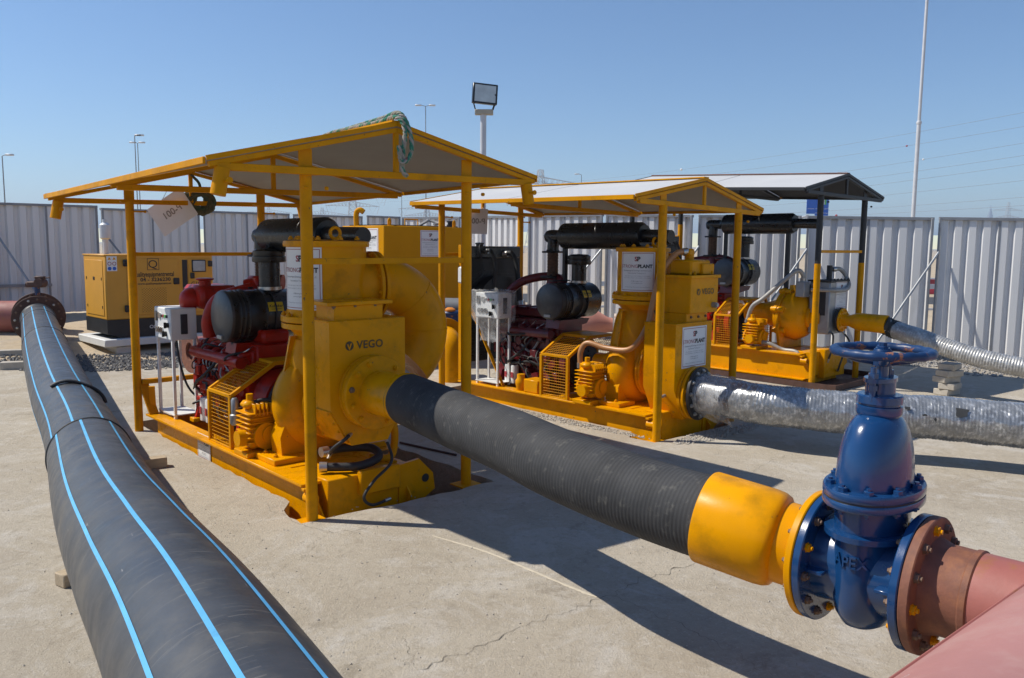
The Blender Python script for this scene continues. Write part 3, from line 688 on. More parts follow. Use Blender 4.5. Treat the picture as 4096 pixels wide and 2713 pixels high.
# ------------------------------------------------------------------ shelters
def shelter(i, label, W2, L, rise, He, wl, yf, yb, tx, ty, FR=YELD, rail_f=True, rail_b=True, sheet=ROOFT, under=None):
    ux, uy, a = UNITS[i]; T = thing('shelter', label, 'shelter', (ux, uy, 0), a, 'pitched roof shelters over the pump sets')
    def z(x, y, h): return h + tx * x + ty * y
    hw = W2 / 2
    def E(s, y): return V(s * hw, y, z(s * hw, y, He))
    def A(y): return V(0, y, z(0, y, He + rise))
    for s in (-1, 1):
        for j, y in enumerate((yf, yb)):
            b = MB(); top = z(s * wl, y, He)
            b.tube([(s * wl, y, -.2 if i < 2 else 0), (s * wl, y, top)], .043, 20); b.build('leg', FR, T)
            b = MB(); zr = He + rise * (1 - wl / hw)
            b.bar((s * wl, y, top + .02), (s * wl, y, z(s * wl, y, zr)), .10, .012); b.box(s * wl - .09, s * wl + .09, y - .03, y + .03, top - .012, top, .002); b.build('leg_bracket', FR, T)
            b = MB(); b.cyl((s * wl, y - .04, top - .10), (s * wl + .13 * (1 if j else -.3) * 1., y - .04, top - .10), .008, n=8); b.cyl((s * wl + .13, y - .04, top - .10), (s * wl + .15, y - .04, top - .10), .014, n=8)
            b.build('clamp_bolt', FR, T)
            if i < 2:
                MB().box(s * wl - .10, s * wl + .10, y - .09, y + .09, -.015, .0 - .003, .002).build('foot_plate', FR, T)
    for y in (0., L / 2, L):
        b = MB(); b.bar(E(-1, y) + V(.05, 0, .01), E(1, y) + V(-.05, 0, .01), .045, .05, .004); b.build('tie_beam', FR, T)
        for s in (-1, 1):
            b = MB(); b.bar(E(s, y) + V(0, 0, .02), A(y) + V(0, 0, .0), .04, .036, .004); b.build('rafter', FR, T)
        b = MB(); b.bar(V(0, y, z(0, y, He + .03)), A(y) - V(0, 0, .02), .04, .03, .003); b.build('king_post', FR, T)
    for s in (-1, 1):
        b = MB(); p0, p1 = E(s, -.01), E(s, L + .01); b.bar(p0 + V(s * .03, 0, .042), p1 + V(s * .03, 0, .042), .018, .045, .003); b.build('eave_angle', FR, T)
        # sheet: thickness with white top and grey underside
        e0, e1, a0, a1 = E(s, -.02) + V(s * .02, 0, .052), E(s, L + .02) + V(s * .02, 0, .052), A(-.02) + V(0, 0, .04), A(L + .02) + V(0, 0, .04)
        for (q0, q1) in ((0., .497), (.503, 1.)):
            b = MB(); c0, c1 = e0.lerp(e1, q0), e0.lerp(e1, q1); r0, r1 = a0.lerp(a1, q0), a0.lerp(a1, q1)
            sag = V(0, 0, .012); b.add([c0, c1, r1, r0, c0 + sag, c1 + sag, r1 + sag, r0 + sag], [(0, 1, 2, 3), (4, 7, 6, 5), (0, 4, 5, 1), (1, 5, 6, 2), (2, 6, 7, 3), (3, 7, 4, 0)])
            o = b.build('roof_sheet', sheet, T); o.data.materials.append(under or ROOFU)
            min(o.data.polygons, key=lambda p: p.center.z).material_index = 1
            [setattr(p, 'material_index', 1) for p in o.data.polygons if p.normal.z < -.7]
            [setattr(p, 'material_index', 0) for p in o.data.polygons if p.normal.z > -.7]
        b = MB(); b.bar(e0 + V(0, .0, .004), a0 + V(0, 0, .004), .012, .032); b.build('rake_trim', FR, T)
        b = MB(); b.bar(e1 + V(0, .0, .004), a1 + V(0, 0, .004), .012, .032); b.build('rake_trim', FR, T)
        for y in ((.0, L) if i == 0 else ()):
            d = V(s * rise, 0, -hw).normalized(); c = E(s, y) + V(-s * .09, 0, .0)
            b = MB(); b.tube([c, c + V(s * .035, 0, -.17)], .05, 18); b.build('corner_socket', FR, T)
            b = MB(); b.cyl(c + V(-s * .0, -.05, -.08), c + V(-s * .0, -.10, -.08), .01, n=8); b.cyl(c + V(0, -.10, -.08), c + V(0, -.115, -.08), .02, n=8); b.build('clamp_bolt', FR, T)
    b = MB(); b.bar(A(-.02) + V(0, 0, .062), A(L + .02) + V(0, 0, .062), .09, .012); b.build('ridge_cap', FR if i < 2 else RUST, T)
    if rail_f: MB().bar((-wl, yf, 1.875), (wl, yf, 1.875), .035, .045, .003).build('rail', FR, T)
    if rail_b: MB().bar((-wl, yb, 1.875), (wl, yb, 1.875), .035, .04, .003).build('rail', FR, T)
    return T, A, E
shA, A1, E1 = shelter(0, 'near yellow pitched roof shelter with a rope over its ridge', 2.84, 4.012, .342, 2.50, .718, .051, 3.807, .018, -.019)
shB, A2, E2 = shelter(1, 'middle yellow pitched roof shelter with white roof sheets', 2.404, 3.485, .263, 2.405, .726, .01, 3.482, -.02, .011, rail_f=False)
BLKY = mat('black_frame_paint', (.018, .018, .019), .5, var=.2, vscale=5, col2=(.22, .10, .02), c2lo=.62, c2hi=.7)
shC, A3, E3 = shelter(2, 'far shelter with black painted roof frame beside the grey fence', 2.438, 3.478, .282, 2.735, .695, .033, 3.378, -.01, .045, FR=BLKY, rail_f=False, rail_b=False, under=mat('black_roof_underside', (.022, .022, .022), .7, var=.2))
MB().bar((-.695, .033, 1.95), (.695, .033, 1.95), .035, .04, .003).build('rail', YELD, shC)
for o in shC.children:
    if o.name.startswith('leg') and 'bracket' not in o.name:
        # legs: lower two thirds yellow sleeve over the black top
        c = o.data.vertices[0].co; x, y = sum(v.co.x for v in o.data.vertices) / len(o.data.vertices), sum(v.co.y for v in o.data.vertices) / len(o.data.vertices)
        MB().tube([(x, y, 0), (x, y, 1.78 if y < 1 else 2.4)], .0455, 20).build('leg_sleeve', YELD, o)
# rope over the near ridge and knot on the back tie beam
def rope(name, pts, r, m, label, twist=9., step=.012):
    P = resample(catmull(pts, 16), step); T = thing(name, label, 'rope', (P[0].x, P[0].y, 0)); L = 0.
    for s in range(3):
        b = MB(); Q = []; L = 0.
        for i, p in enumerate(P):
            t = P[min(i + 1, len(P) - 1)] - P[max(i - 1, 0)]; sd, up, t = frame(t); a = L * twist * 2 * math.pi + s * 2.094; L += step; Q.append(p + (sd * math.cos(a) + up * math.sin(a)) * r * .55)
        b.tube(Q, r * .58, 7); b.build('strand', m[s % len(m)], T, world=True)
ROPEW = mat('pale_rope_fibre', (.34, .31, .27), .9, var=.2, vscale=25, col2=(.35, .08, .06), c2lo=.6, c2hi=.64)
ra = [uw(0, 0, y, 0) + V(0, 0, A1(y).z + .085) for y in (1.15, .9, .6, .25)]
apex = uw(0, .0, -.02, A1(0).z + .09)
rope('rope', [ra[0] + V(0, 0, -.02)] + ra[1:] + [apex, uw(0, .02, -.09, 2.84), uw(0, .0, -.10, 2.70), uw(0, -.01, -.10, 2.55), uw(0, .03, -.10, 2.50)], .017, [ROPE, ROPEW, ROPE], 'green and white twisted rope draped over the near shelter ridge')
rope('rope', [ra[0] + V(.05, 0, -.02), ra[1] + V(.04, .02, .01), ra[3] + V(.03, 0, .03), apex + V(.02, 0, .03), uw(0, .06, -.10, 2.82), uw(0, .05, -.12, 2.66), uw(0, -.03, -.12, 2.60), uw(0, -.05, -.11, 2.72)], .016, [ROPE, ROPEW, ROPE], 'second strand of green rope hanging in a loop at the near shelter gable')
kn = uw(0, .10, 4.02, 2.47); kpts = []
for i in range(80):
    a = i * .75; rr = .105 + .035 * math.sin(i * 1.7); kpts.append(kn + V(math.cos(a) * rr * .8 + .03 * math.sin(i * .9), math.cos(a) * rr * .6, math.sin(a) * rr * 1.05 - .01))
b = MB(); b.tube(resample(catmull(kpts, 5), .02), .024, 7); kt = thing('rope_knot', 'bunched dirty rope knotted round the rear tie beam of the near shelter', 'rope', (kn.x, kn.y, 0)); b.build('coil', ROPED, kt, world=True)
b = MB(); b.tube(catmull([kn + V(0, 0, .05), kn + V(.0, 0, .18), uw(0, 0, 4.0, A1(4.).z - .02)], 8), .016, 7); b.build('tail', ROPED, kt, world=True)
# number placards, seen from behind so the writing reads mirrored
def placard(c, w, h, tilt, ux, txt, label, hang):
    T = thing('placard', label, 'sign', (c.x, c.y, 0)); U = Vector(ux).normalized(); Vv = V(0, 0, 1); U2 = U * math.cos(tilt) + Vv * math.sin(tilt); V2 = Vv * math.cos(tilt) - U * math.sin(tilt)
    N = U2.cross(V2); b = MB(); b.obox(c, U2 * w / 2, V2 * h / 2, N * .003); b.build('board', CARD, T, world=True)
    b = MB(); put_text(b, txt, lambda u, v, n: c + U2 * u + V2 * v + N * (.003 + n), 0, .0, h * .30, .015, flip=-1., off=.002); b.build('lettering', mat('faded_grey_print', (.25, .21, .19), .7), T, world=True, recalc=False)
    for q, s in hang:
        b = MB(); p = c + U2 * q[0] * w + V2 * q[1] * h; b.tube([p, s], .003, 5); b.build('string', GRYP, T, world=True)
c1 = uw(0, -.17, 4.12, 2.335)
placard(c1, .46, .35, R(33), (.99, -.05, 0), 'P-001', 'white placard reading P-001 backwards tilted under the near shelter', [((-.1, .45), uw(0, -.22, 4.03, 2.62)), ((.35, .45), uw(0, .0, 4.03, 2.58))])
c2 = uw(1, -.10, 3.50, 2.32)
placard(c2, .30, .34, R(-2), (.98, -.1, 0), 'P-002', 'white placard reading P-002 backwards hung under the middle shelter', [((-.35, .5), uw(1, -.2, 3.5, 2.52)), ((.3, .5), uw(1, .0, 3.5, 2.52))])

# ------------------------------------------------------------------ pump sets
def hosepath(parent, pts, r, m=RUB, name='hydraulic_hose', n=10, ends=STEEL):
    P = catmull(pts, 10); o = MB().tube(P, r, n).build(name, m, parent)
    if ends:
        for a, c in ((P[0], P[2]), (P[-1], P[-3])):
            d = (c - a).normalized(); MB().tube([a - d * .01, a + d * .05], r * 1.25, 10).build('hose_fitting', ends, o)
    return o
def vego(parent, mapf, u, v, h):
    b = MB(); put_text(b, 'VEGO', mapf, u + h * .75, v, h, .022, 'LEFT', off=.003, spacing=1.08)
    c = u; r = h * .42; n = 28; vs = [mapf(c + r * math.cos(2 * math.pi * k / n), v + r * math.sin(2 * math.pi * k / n), .003) for k in range(n)]
    b.add(vs, [tuple(range(n))]); o = b.build('logo_lettering', PRV, parent, recalc=False)
    b = MB(); b.add([mapf(c + x * r, v + y * r, .0045) for x, y in ((-.62, .38), (-.30, .38), (-.08, -.32), (.22, .48), (.62, .62), (.02, -.86), (-.12, -.86))], [(0, 1, 2, 5, 6), (2, 3, 4, 5)]); b.build('logo_tick', YEL, o, recalc=False)
def skid(U, k, zt, x0, x1, y0, y1, depth, tip=.28):
    """welded base: two channels with cut-back ends, cross members, deck"""
    for s, xe in ((-1, x0), (1, x1)):
        b = MB(); xi = xe - s * .085                       # web set back under the flange
        b.box(min(xe, xe - s * .17), max(xe, xe - s * .17), y0 + tip * .55, y1, zt - .022, zt, .003)
        b.prism([(y0 + tip * .6, zt - .022), (y1 - .1, zt - .022), (y1 - .1, zt - depth), (y0 + tip * .2, zt - depth), (y0 - .01, zt - depth + .12)], (xi, 0, 0), (0, 1, 0), (0, 0, 1), (-s * .014, 0, 0))
        b.box(min(xe, xe - s * .17), max(xe, xe - s * .17), y0 + tip * .3, y1 - .1, zt - depth - .02, zt - depth, .003)
        b.build('side_channel', YEL, U)
        b = MB(); b.ring((xe - s * .05, y0 + tip * .55, zt - .10), (0, -1, 0), .03, .045, .10, 20, .002); b.box(xe - s * .05 - .05, xe - s * .05 + .05, y0 + tip * .40, y0 + tip * .55, zt - .045, zt - .024, .003); b.build('lifting_eye', YEL, U)
    for y in (y0 + .28, (y0 + y1) / 2, y1 - .2):
        MB().box(x0 + .1, x1 - .1, y, y + .10, zt - depth + .02, zt - .03, .004).build('cross_member', YEL, U)
    MB().box(x0 + .17, x1 - .17, y0 + .06, y0 + .17 + .1, zt - depth + .02, zt + .02, .008).build('front_beam', YEL, U)
    b = MB(); b.prism([(0, 0), (.20, .02), (.34, -.12), (.36, -.26), (.14, -.38), (0, -.38)], (x1 - .17, y0 + .05, zt + .03), (1, 0, 0), (0, 0, 1), (0, .03, 0)); b.build('tow_lug', YEL, U)
    b = MB(); b.cyl((x1 + .09, y0 + .045, zt - .12), (x1 + .09, y0 + .049, zt - .12), .035); b.build('lug_hole', BLKM, U)
    b = MB(); b.box(x0 + .16, x1 - .16, y0 + .3, y0 + 1.25 * k, zt - .03, zt - .006); b.build('deck_plate', YEL, U)
def guard(U, k, zt, y0, y1, xl=-.60, xr=.42, xa=-.20, xb=.2, z1=.70, z2=.86):
    """mesh guard over the coupling: side, slope, top, slope"""
    prof = [(xl, zt), (xl, z1), (xa, z2), (xb, z2), (xr, z1), (xr, zt)]; G = MB()
    for y in (y0, y1):
        for (a, c), (d, e) in zip(prof[:-1], prof[1:]): G.bar((a, y, c), (d, y, e), .035, .035, .003)
    for (a, c) in prof: G.bar((a, y0, c), (a, y1, c), .03, .03, .003)
    g = G.build('coupling_guard', YELD, U)
    m = MB()
    for (a, c), (d, e) in zip(prof[:-1], prof[1:]):
        if (a, c) == prof[2]: continue
        L = math.hypot(d - a, e - c); mesh_panel(m, (a, y0, c), (0, y1 - y0, 0), (d - a, 0, e - c), max(6, round((y1 - y0) / .034)), max(5, round(L / .034)))
    m.build('wire_mesh', YELD, g, kind='stuff')
    MB().box(prof[2][0], prof[3][0], y0, y1, z2 + .004, z2 + .012).build('top_plate', YELD, g)
def compressor(U, px, py, pz, k=1.35):
    C = MB(); x = y = z = 0.; made = []
    C.box(x - .13, x + .13, y - .10, y + .10, z, z + .035, .004); made.append(C.build('compressor_mount', YEL, U))
    b = MB(); b.box(x - .10, x + .09, y - .08, y + .08, z + .05, z + .20, .02); b.cyl((x, y - .11, z + .13), (x, y + .10, z + .13), .085, n=24)
    for i in range(7): b.box(x - .115, x + .10, y - .095, y + .095, z + .09 + i * .030, z + .098 + i * .030, .003)
    for i in range(7): b.box(x - .07 + i * .026, x - .062 + i * .026, y - .10, y + .08, z + .26, z + .335, .003)
    b.box(x - .09, x + .10, y - .075, y + .075, z + .18, z + .30, .02); b.box(x - .11, x - .03, y - .05, y + .05, z + .30, z + .35, .02); b.cyl((x - .06, y, z + .33), (x - .06, y, z + .39), .022, n=12)
    b.cyl((x - .16, y - .02, z + .12), (x - .09, y - .02, z + .12), .05, n=16); made.append(b.build('compressor', YEL, U))
    b = MB(); b.cyl((x + .02, y - .125, z + .14), (x + .02, y - .112, z + .14), .055); b.cyl((x + .06, y - .105, z + .17), (x + .06, y - .13, z + .17), .02); made.append(b.build('crank_cover', YEL, U))
    for o in made: o.location = (px, py, pz); o.scale = (k, k, k)
def engine(U, k, zt, paint, y0, y1, seed, xc=0.05, bell=.10):
    """diesel block: many castings, pipes and filters"""
    rnd = random.Random(seed); yy = lambda q: y0 + (y1 - y0) * q
    b = MB(); b.box(xc - .26, xc + .24, yy(.04), yy(.96), zt + .18, zt + .62, .02); b.box(xc - .22, xc + .20, yy(.0), yy(1), zt + .02, zt + .2, .05); b.build('engine_block', paint, U)
    b = MB(); b.box(xc - .20, xc + .2, yy(.05), yy(.93), zt + .62, zt + .86, .015)
    for i in range(6): b.box(xc - .235, xc + .235, yy(.07 + i * .145), yy(.07 + i * .145 + .115), zt + .66, zt + .80, .012)
    b.build('cylinder_head', paint, U)
    b = MB(); b.box(xc - .14, xc + .14, yy(.05), yy(.92), zt + .86, zt + .99, .03)
    for i in range(5): b.box(xc - .15, xc + .15, yy(.1 + i * .17), yy(.1 + i * .17) + .03, zt + .955, zt + 1.005, .008)
    b.build('valve_cover', paint, U)
    b = MB()
    for i in range(6):
        q = yy(.12 + i * .145); b.tube(catmull([(xc - .20, q, zt + .76), (xc - .30, q, zt + .76), (xc - .34, q + .03, zt + .70)], 4), .03, 8); b.cyl((xc - .20, q, zt + .70), (xc - .26, q, zt + .70), .042, n=8)
    b.tube([(xc - .34, yy(.08), zt + .70), (xc - .34, yy(.9), zt + .70)], .055, 14); b.build('inlet_manifold', paint, U)
    b = MB()                                                # pumps, brackets, covers
    for _ in range(80):
        q = yy(rnd.uniform(.02, .98)); z = zt + rnd.uniform(.1, .72); s = rnd.uniform(.018, .06)
        if rnd.random() < .5: b.box(xc - .27 - s * rnd.uniform(.5, 1.6), xc - .2, q - s, q + s, z - s, z + s * rnd.uniform(.6, 2), .008)
        else: b.cyl((xc - .24, q, z), (xc - .26 - s * 1.6, q, z), s, n=12)
    for _ in range(20):
        q = rnd.uniform(-.2, .2) + xc; z = zt + rnd.uniform(.12, .8); s = rnd.uniform(.02, .06); b.cyl((q, yy(1), z), (q, yy(1) + rnd.uniform(.03, .10), z), s, n=14)
    b.build('engine_castings', paint, U, kind='stuff')
    for i in range(16): bolt(U, (xc - .262, yy(.06 + i * .057), zt + .585), (-1, 0, 0), paint, .012)
    b = MB()                                                # injector pump with pipes
    b.box(xc - .36, xc - .26, yy(.45), yy(.78), zt + .33, zt + .46, .015)
    for i in range(6): b.cyl((xc - .31, yy(.48 + i * .052), zt + .46), (xc - .31, yy(.48 + i * .052), zt + .52), .015, n=8)
    b.build('injection_pump', paint, U)
    b = MB()
    for i in range(6): b.tube(catmull([(xc - .31, yy(.48 + i * .052), zt + .52), (xc - .33, yy(.45 + i * .06), zt + .62), (xc - .27, yy(.12 + i * .145), zt + .80), (xc - .2, yy(.12 + i * .145), zt + .84)], 6), .006, 6)
    b.build('fuel_lines', STEEL, U)
    for q in (.62, .72):
        b = MB(); b.lathe((xc - .34, yy(q), zt + .02), (0, 0, 1), [(0, .04), (.01, .05), (.22, .05), (.24, .044)], 20); o = b.build('filter', WPL, U)
        MB().box(xc - .395, xc - .389, yy(q) - .02, yy(q) + .02, zt + .10, zt + .17).build('filter_label', PRR, o)
    b = MB(); b.cyl((xc, yy(0) - .01, zt + .34), (xc, yy(0) - bell, zt + .34), .30, n=40); b.build('bell_housing', paint, U)
    b = MB(); b.lathe((xc, yy(0) - bell, zt + .34), (0, -1, 0), [(0, .28), (.05, .28), (.055, .255), (.075, .255), (.08, .20), (.12, .20), (.13, .12), (.17, .12)], 40); fw = b.build('drive_coupling', BLKM, U)
    for i in range(8): a = i * math.pi / 4; bolt(fw, (xc + math.cos(a) * .165, yy(0) - bell - .12, zt + .34 + math.sin(a) * .165), (0, -1, 0), BLKM, .014)
    for (q, z, r) in ((.45, .30, .010), (.55, .42, .012), (.3, .5, .012)):
        hosepath(U, [(xc - .28, yy(q), zt + z), (xc - .40, yy(q - .06), zt + z - .1), (xc - .38, yy(q - .15), zt + z - .22), (xc - .28, yy(q - .2), zt + z - .26)], r, RUB, 'engine_hose', 8, None)
    for _ in range(20):
        q0, q1 = rnd.uniform(.02, .95), rnd.uniform(.05, .95); za, zc = rnd.uniform(.12, .9), rnd.uniform(.05, .8); o_ = rnd.uniform(.30, .40)
        hosepath(U, [(xc - .24, yy(q0), zt + za), (xc - o_, yy(q0 * .7 + q1 * .3), zt + (za + zc) / 2 + rnd.uniform(-.1, .05)), (xc - o_, yy(q0 * .3 + q1 * .7), zt + (za + zc) / 2 - rnd.uniform(0, .15)), (xc - .24, yy(q1), zt + zc)], rnd.choice((.006, .008, .011, .016)), rnd.choice((RUB, RUB, BLKM, SGRY)), 'engine_cable', 7, None)
    for q in (.1, .82):
        for s in (-1, 1): b = MB(); b.prism([(0, 0), (.10, 0), (.04, .22), (-.03, .22)], (xc + s * .30, yy(q), zt - .02), (s, 0, 0), (0, 0, 1), (0, .05, 0)); b.build('engine_mount', paint, U); MB().box(xc + s * .28, xc + s * .42, yy(q) - .03, yy(q) + .08, zt - .01, zt + .035, .006).build('mount_pad', YEL, U)
def aircleaner(U, y, z, xl, xr, xi, ztop, zt, r=.215, ri=.092):
    b = MB(); b.lathe((xl, y, z), (1, 0, 0), [(0, .02), (.004, .08), (.012, r - .03), (.03, r), (.05, r + .006), (.055, r + .006)], 44); b.build('end_cover', mat('dark_grey_cover', (.035, .037, .042), .35, var=.2, col2=(.09, .09, .09), c2lo=.5, c2hi=.75), U)
    b = MB(); prof = [(.055, r), (.09, r)]; L = xr - xl
    for q in (.12, .16, .20): prof += [(q - .008, r), (q, r + .006), (q + .008, r)]
    prof += [(L * .5 - .012, r), (L * .5, r + .008), (L * .5 + .012, r), (L - .05, r), (L - .02, r - .02), (L, r - .06), (L, .02)]
    b.lathe((xl, y, z), (1, 0, 0), prof, 44); body = b.build('air_cleaner', BLK, U)
    lab = MB(); a0 = R(200)
    def am(u, v, n): a = math.pi * 1.5 + .08 - u * 0; return V(xl + L * .62 + u, y - math.cos((v + .09) / r) * (r + n), z + math.sin((v + .09) / r) * (r + n))
    rect = MB()
    for q in range(4): rect_on(rect, am, -.075, .075, -.045 + q * .0225, -.045 + (q + 1) * .0225, .003)
    st = rect.build('sticker', mat('yellow_sticker', (.62, .45, .01), .5), body, recalc=False, label='yellow sticker with black script lettering')
    t = MB(); put_text(t, 'Kubaker', am, 0, .005, .040, .01, off=.005, shear=.3); rect_on(t, am, -.05, .05, -.026, -.022, .005); t.build('lettering', PRB, st, recalc=False)
    b = MB(); b.box(xl - .003, xl + .012, y - .05, y + .05, z - r * .86, z - r * .72); b.build('data_label', GRYP, body)
    b = MB(); b.lathe((xi, y, z + r * .6), (0, 0, 1), [(0, ri), (ztop - z - r * .6 - .12, ri), (ztop - z - r * .6 - .12, ri + .004)], 30); b.build('intake_tube', BLK, U)
    b = MB(); b.lathe((xi, y, z + r * .98), (0, 0, 1), [(0, ri + .012), (.03, ri + .012)], 30); b.build('clamp_band', STEEL, U)
    b = MB(); b.lathe((xi, y, ztop - .13), (0, 0, 1), [(0, ri), (.0, ri + .052), (.012, ri + .058), (.055, ri + .056), (.06, ri + .046), (.075, ri + .05), (.105, ri + .05), (.125, ri + .02), (.13, .01)], 36); b.build('rain_cap', BLK, U)
    b = MB(); b.cyl((xl + .16, y, z - r + .01), (xl + .16, y, z - r - .07), .05, .04, n=20); b.build('dust_valve', RUB, U)
    b = MB(); b.prism([(0, 0), (.55, 0), (.50, -.06), (.1, -.12), (-.02, -.1)], (xl + .12, y - .10, z - r - .01), (1, 0, 0), (0, 0, 1), (0, .22, 0)); b.build('cleaner_bracket', MATS['bright_red_engine_paint'] if U.get('redeng') else MAR, U)
    for q in (.28, .62): b = MB(); b.tube([(xl + L * q, y + (r + .004) * math.cos(a), z + (r + .004) * math.sin(a)) for a in [i * 2 * math.pi / 32 for i in range(32)]], .009, 6, closed=True); b.build('clamp_band', BLKM, body)
def muffler(U, x, z, ye, y0, y1, ytail, zflange, r=.135):
    b = MB(); b.lathe((x, y0, z), (0, -1, 0), [(-.05, .075), (0, .095), (.02, r - .02), (.04, r), (y0 - y1 - .05, r), (y0 - y1 - .02, r - .02), (y0 - y1, r - .03), (y0 - y1 + .0, .088)], 40); b.build('muffler', BLK, U)
    b = MB(); b.tube([(x, y1 + .02, z), (x, ytail, z - .01)], .075, 28, True); b.build('tail_pipe', BLK, U)
    b = MB(); b.tube(catmull([(x, y0 + .03, z), (x, ye + .06, z), (x, ye, z - .05), (x, ye - .0, z - .14), (x, ye, z - .20)], 8), .075, 26); b.build('exhaust_elbow', BLK, U)
    zz = z - .2
    b = MB(); b.box(x - .12, x + .12, ye - .09, ye + .09, zz - .012, zz + .012, .01); b.build('exhaust_flange', BLKM, U)
    for s in (-1, 1): bolt(U, (x + s * .1, ye, zz + .012), (0, 0, 1), BLKM, .014)
    prof = []
    n = 16; h = zz - zflange
    for i in range(n): prof += [(h * i / n, .066), (h * (i + .5) / n, .078)]
    b = MB(); b.lathe((x, ye, zflange), (0, 0, 1), prof + [(h, .066)], 26); b.build('exhaust_bellows', RUSTB, U)
    b = MB(); b.box(x - .13, x + .13, ye - .10, ye + .10, zflange - .03, zflange, .01); b.build('exhaust_flange', BLKM, U)
    for s in (-1, 1): bolt(U, (x + s * .105, ye - .07, zflange), (0, 0, 1), BLKM, .014)
    MB().box(x - .03, x + .03, y0 - .06, y0 - .02, zflange - .05, z - r + .02).build('muffler_stay', BLKM, U)
    MB().box(x - .25, x + .08, y0 - .06, y0 + .0, zflange - .06, zflange - .045).build('stay_plate', BLKM, U)
def control_panel(U, x0, x1, y0, y1, z0, z1, zt, film=False):
    """cabinet whose gauge face looks to -x, on a four-legged stand"""
    c = MB().box(x0, x1, y0, y1, z0, z1, .006).build('control_cabinet', WHT, U)
    MB().box(x0 - .004, x0, y0 + .012, y1 - .012, z0 + .012, z1 - .012).build('gauge_plate', WPL, c)
    fm = flatmap((x0 - .004, (y0 + y1) / 2, (z0 + z1) / 2), (0, -1, 0), (0, 0, 1)); w, h = (y1 - y0) / 2, (z1 - z0) / 2
    def disc(u, v, r, m, name): b = MB(); p = fm(u, v, 0); b.cyl(p, p + V(-.012, 0, 0), r, n=20); return b.build(name, m, c)
    for q in (-.62, -.33, -.04): g = disc(q * w, -.42 * h, .034, STEEL, 'gauge'); p = fm(q * w, -.42 * h, 0); MB().cyl(p + V(-.0121, 0, 0), p + V(-.015, 0, 0), .027, n=18).build('gauge_glass', GAUGE, g)
    p = fm(-.7 * w, .42 * h, 0); MB().box(p.x - .014, p.x, p.y - .032, p.y + .032, p.z - .05, p.z + .05, .004).build('display', GAUGE, c)
    g = disc(-.28 * w, .48 * h, .034, STEEL, 'gauge')
    for q, m in ((.02, GAUGE), (.22, PRR), (.42, GRNS), (.62, PRB)): disc(q * w, .48 * h, .016, m, 'indicator_lamp')
    for q, v in ((.72, -.05), (.45, -.62)): p = fm(q * w, v * h, 0); b = MB(); b.cyl(p, p + V(-.025, 0, 0), .026, n=14); b.box(p.x - .045, p.x - .02, p.y - .008, p.y + .008, p.z - .03, p.z + .03, .003); b.build('switch', PRB, c)
    xm = (x0 + x1) / 2
    MB().box(xm - .035, xm + .035, y0 - .012, y0, z0 + .06, z1 - .06, .004).build('cabinet_vent', GAUGE, c)
    for x in (x0 + .02, x1 - .02):
        for y in (y0 + .02, y1 - .02): MB().box(x - .014, x + .014, y - .014, y + .014, zt, z0, .002).build('stand_leg', WHT, U)
    MB().box(x0, x1, y0, y1, zt + .035, zt + .045).build('stand_foot', WHT, U)
    hosepath(U, [(xm, (y0 + y1) / 2, z0), (xm + .02, (y0 + y1) / 2 - .05, z0 - .3), (xm + .1, (y0 + y1) / 2 - .1, zt + .25), (xm + .22, y0 - .2, zt + .1)], .012, RUB, 'cable', 8, None)
    if film:
        b = MB(); e = .016; xm, ym = (x0 + x1) / 2, (y0 + y1) / 2; rows = [(z1 + .03, 1.05), (z1 + .012, 1.1), (z1 - .1, 1.1), (z0 + .03, 1.12), (z0 - .03, 1.02), (z0 - .10, .80), (z0 - .17, .62), (z0 - .22, .60), (z0 - .30, .72)]
        n = 40
        for ri, (z, s) in enumerate(rows):
            for j in range(n):
                a = 2 * math.pi * j / n; c, q = math.cos(a), math.sin(a); m = max(abs(c), abs(q)); sx, sy = c / m, q / m
                wv = 1 + .07 * mnoise.noise((j * .9, ri * .8, 3)) * (1 + .6 * (ri > 4))
                b.v.append(V(xm + sx * ((x1 - x0) / 2 * s + e) * wv, ym + sy * ((y1 - y0) / 2 * s + e) * wv, z + .03 * mnoise.noise((j * .5, ri, 9))))
        b.f = [(i * n + j, i * n + (j + 1) % n, (i + 1) * n + (j + 1) % n, (i + 1) * n + j) for i in range(len(rows) - 1) for j in range(n)] + [tuple(range(n))]
        b.build('plastic_film', FILM, U, sharp=25, label='crumpled clear plastic film tied over the control cabinet')
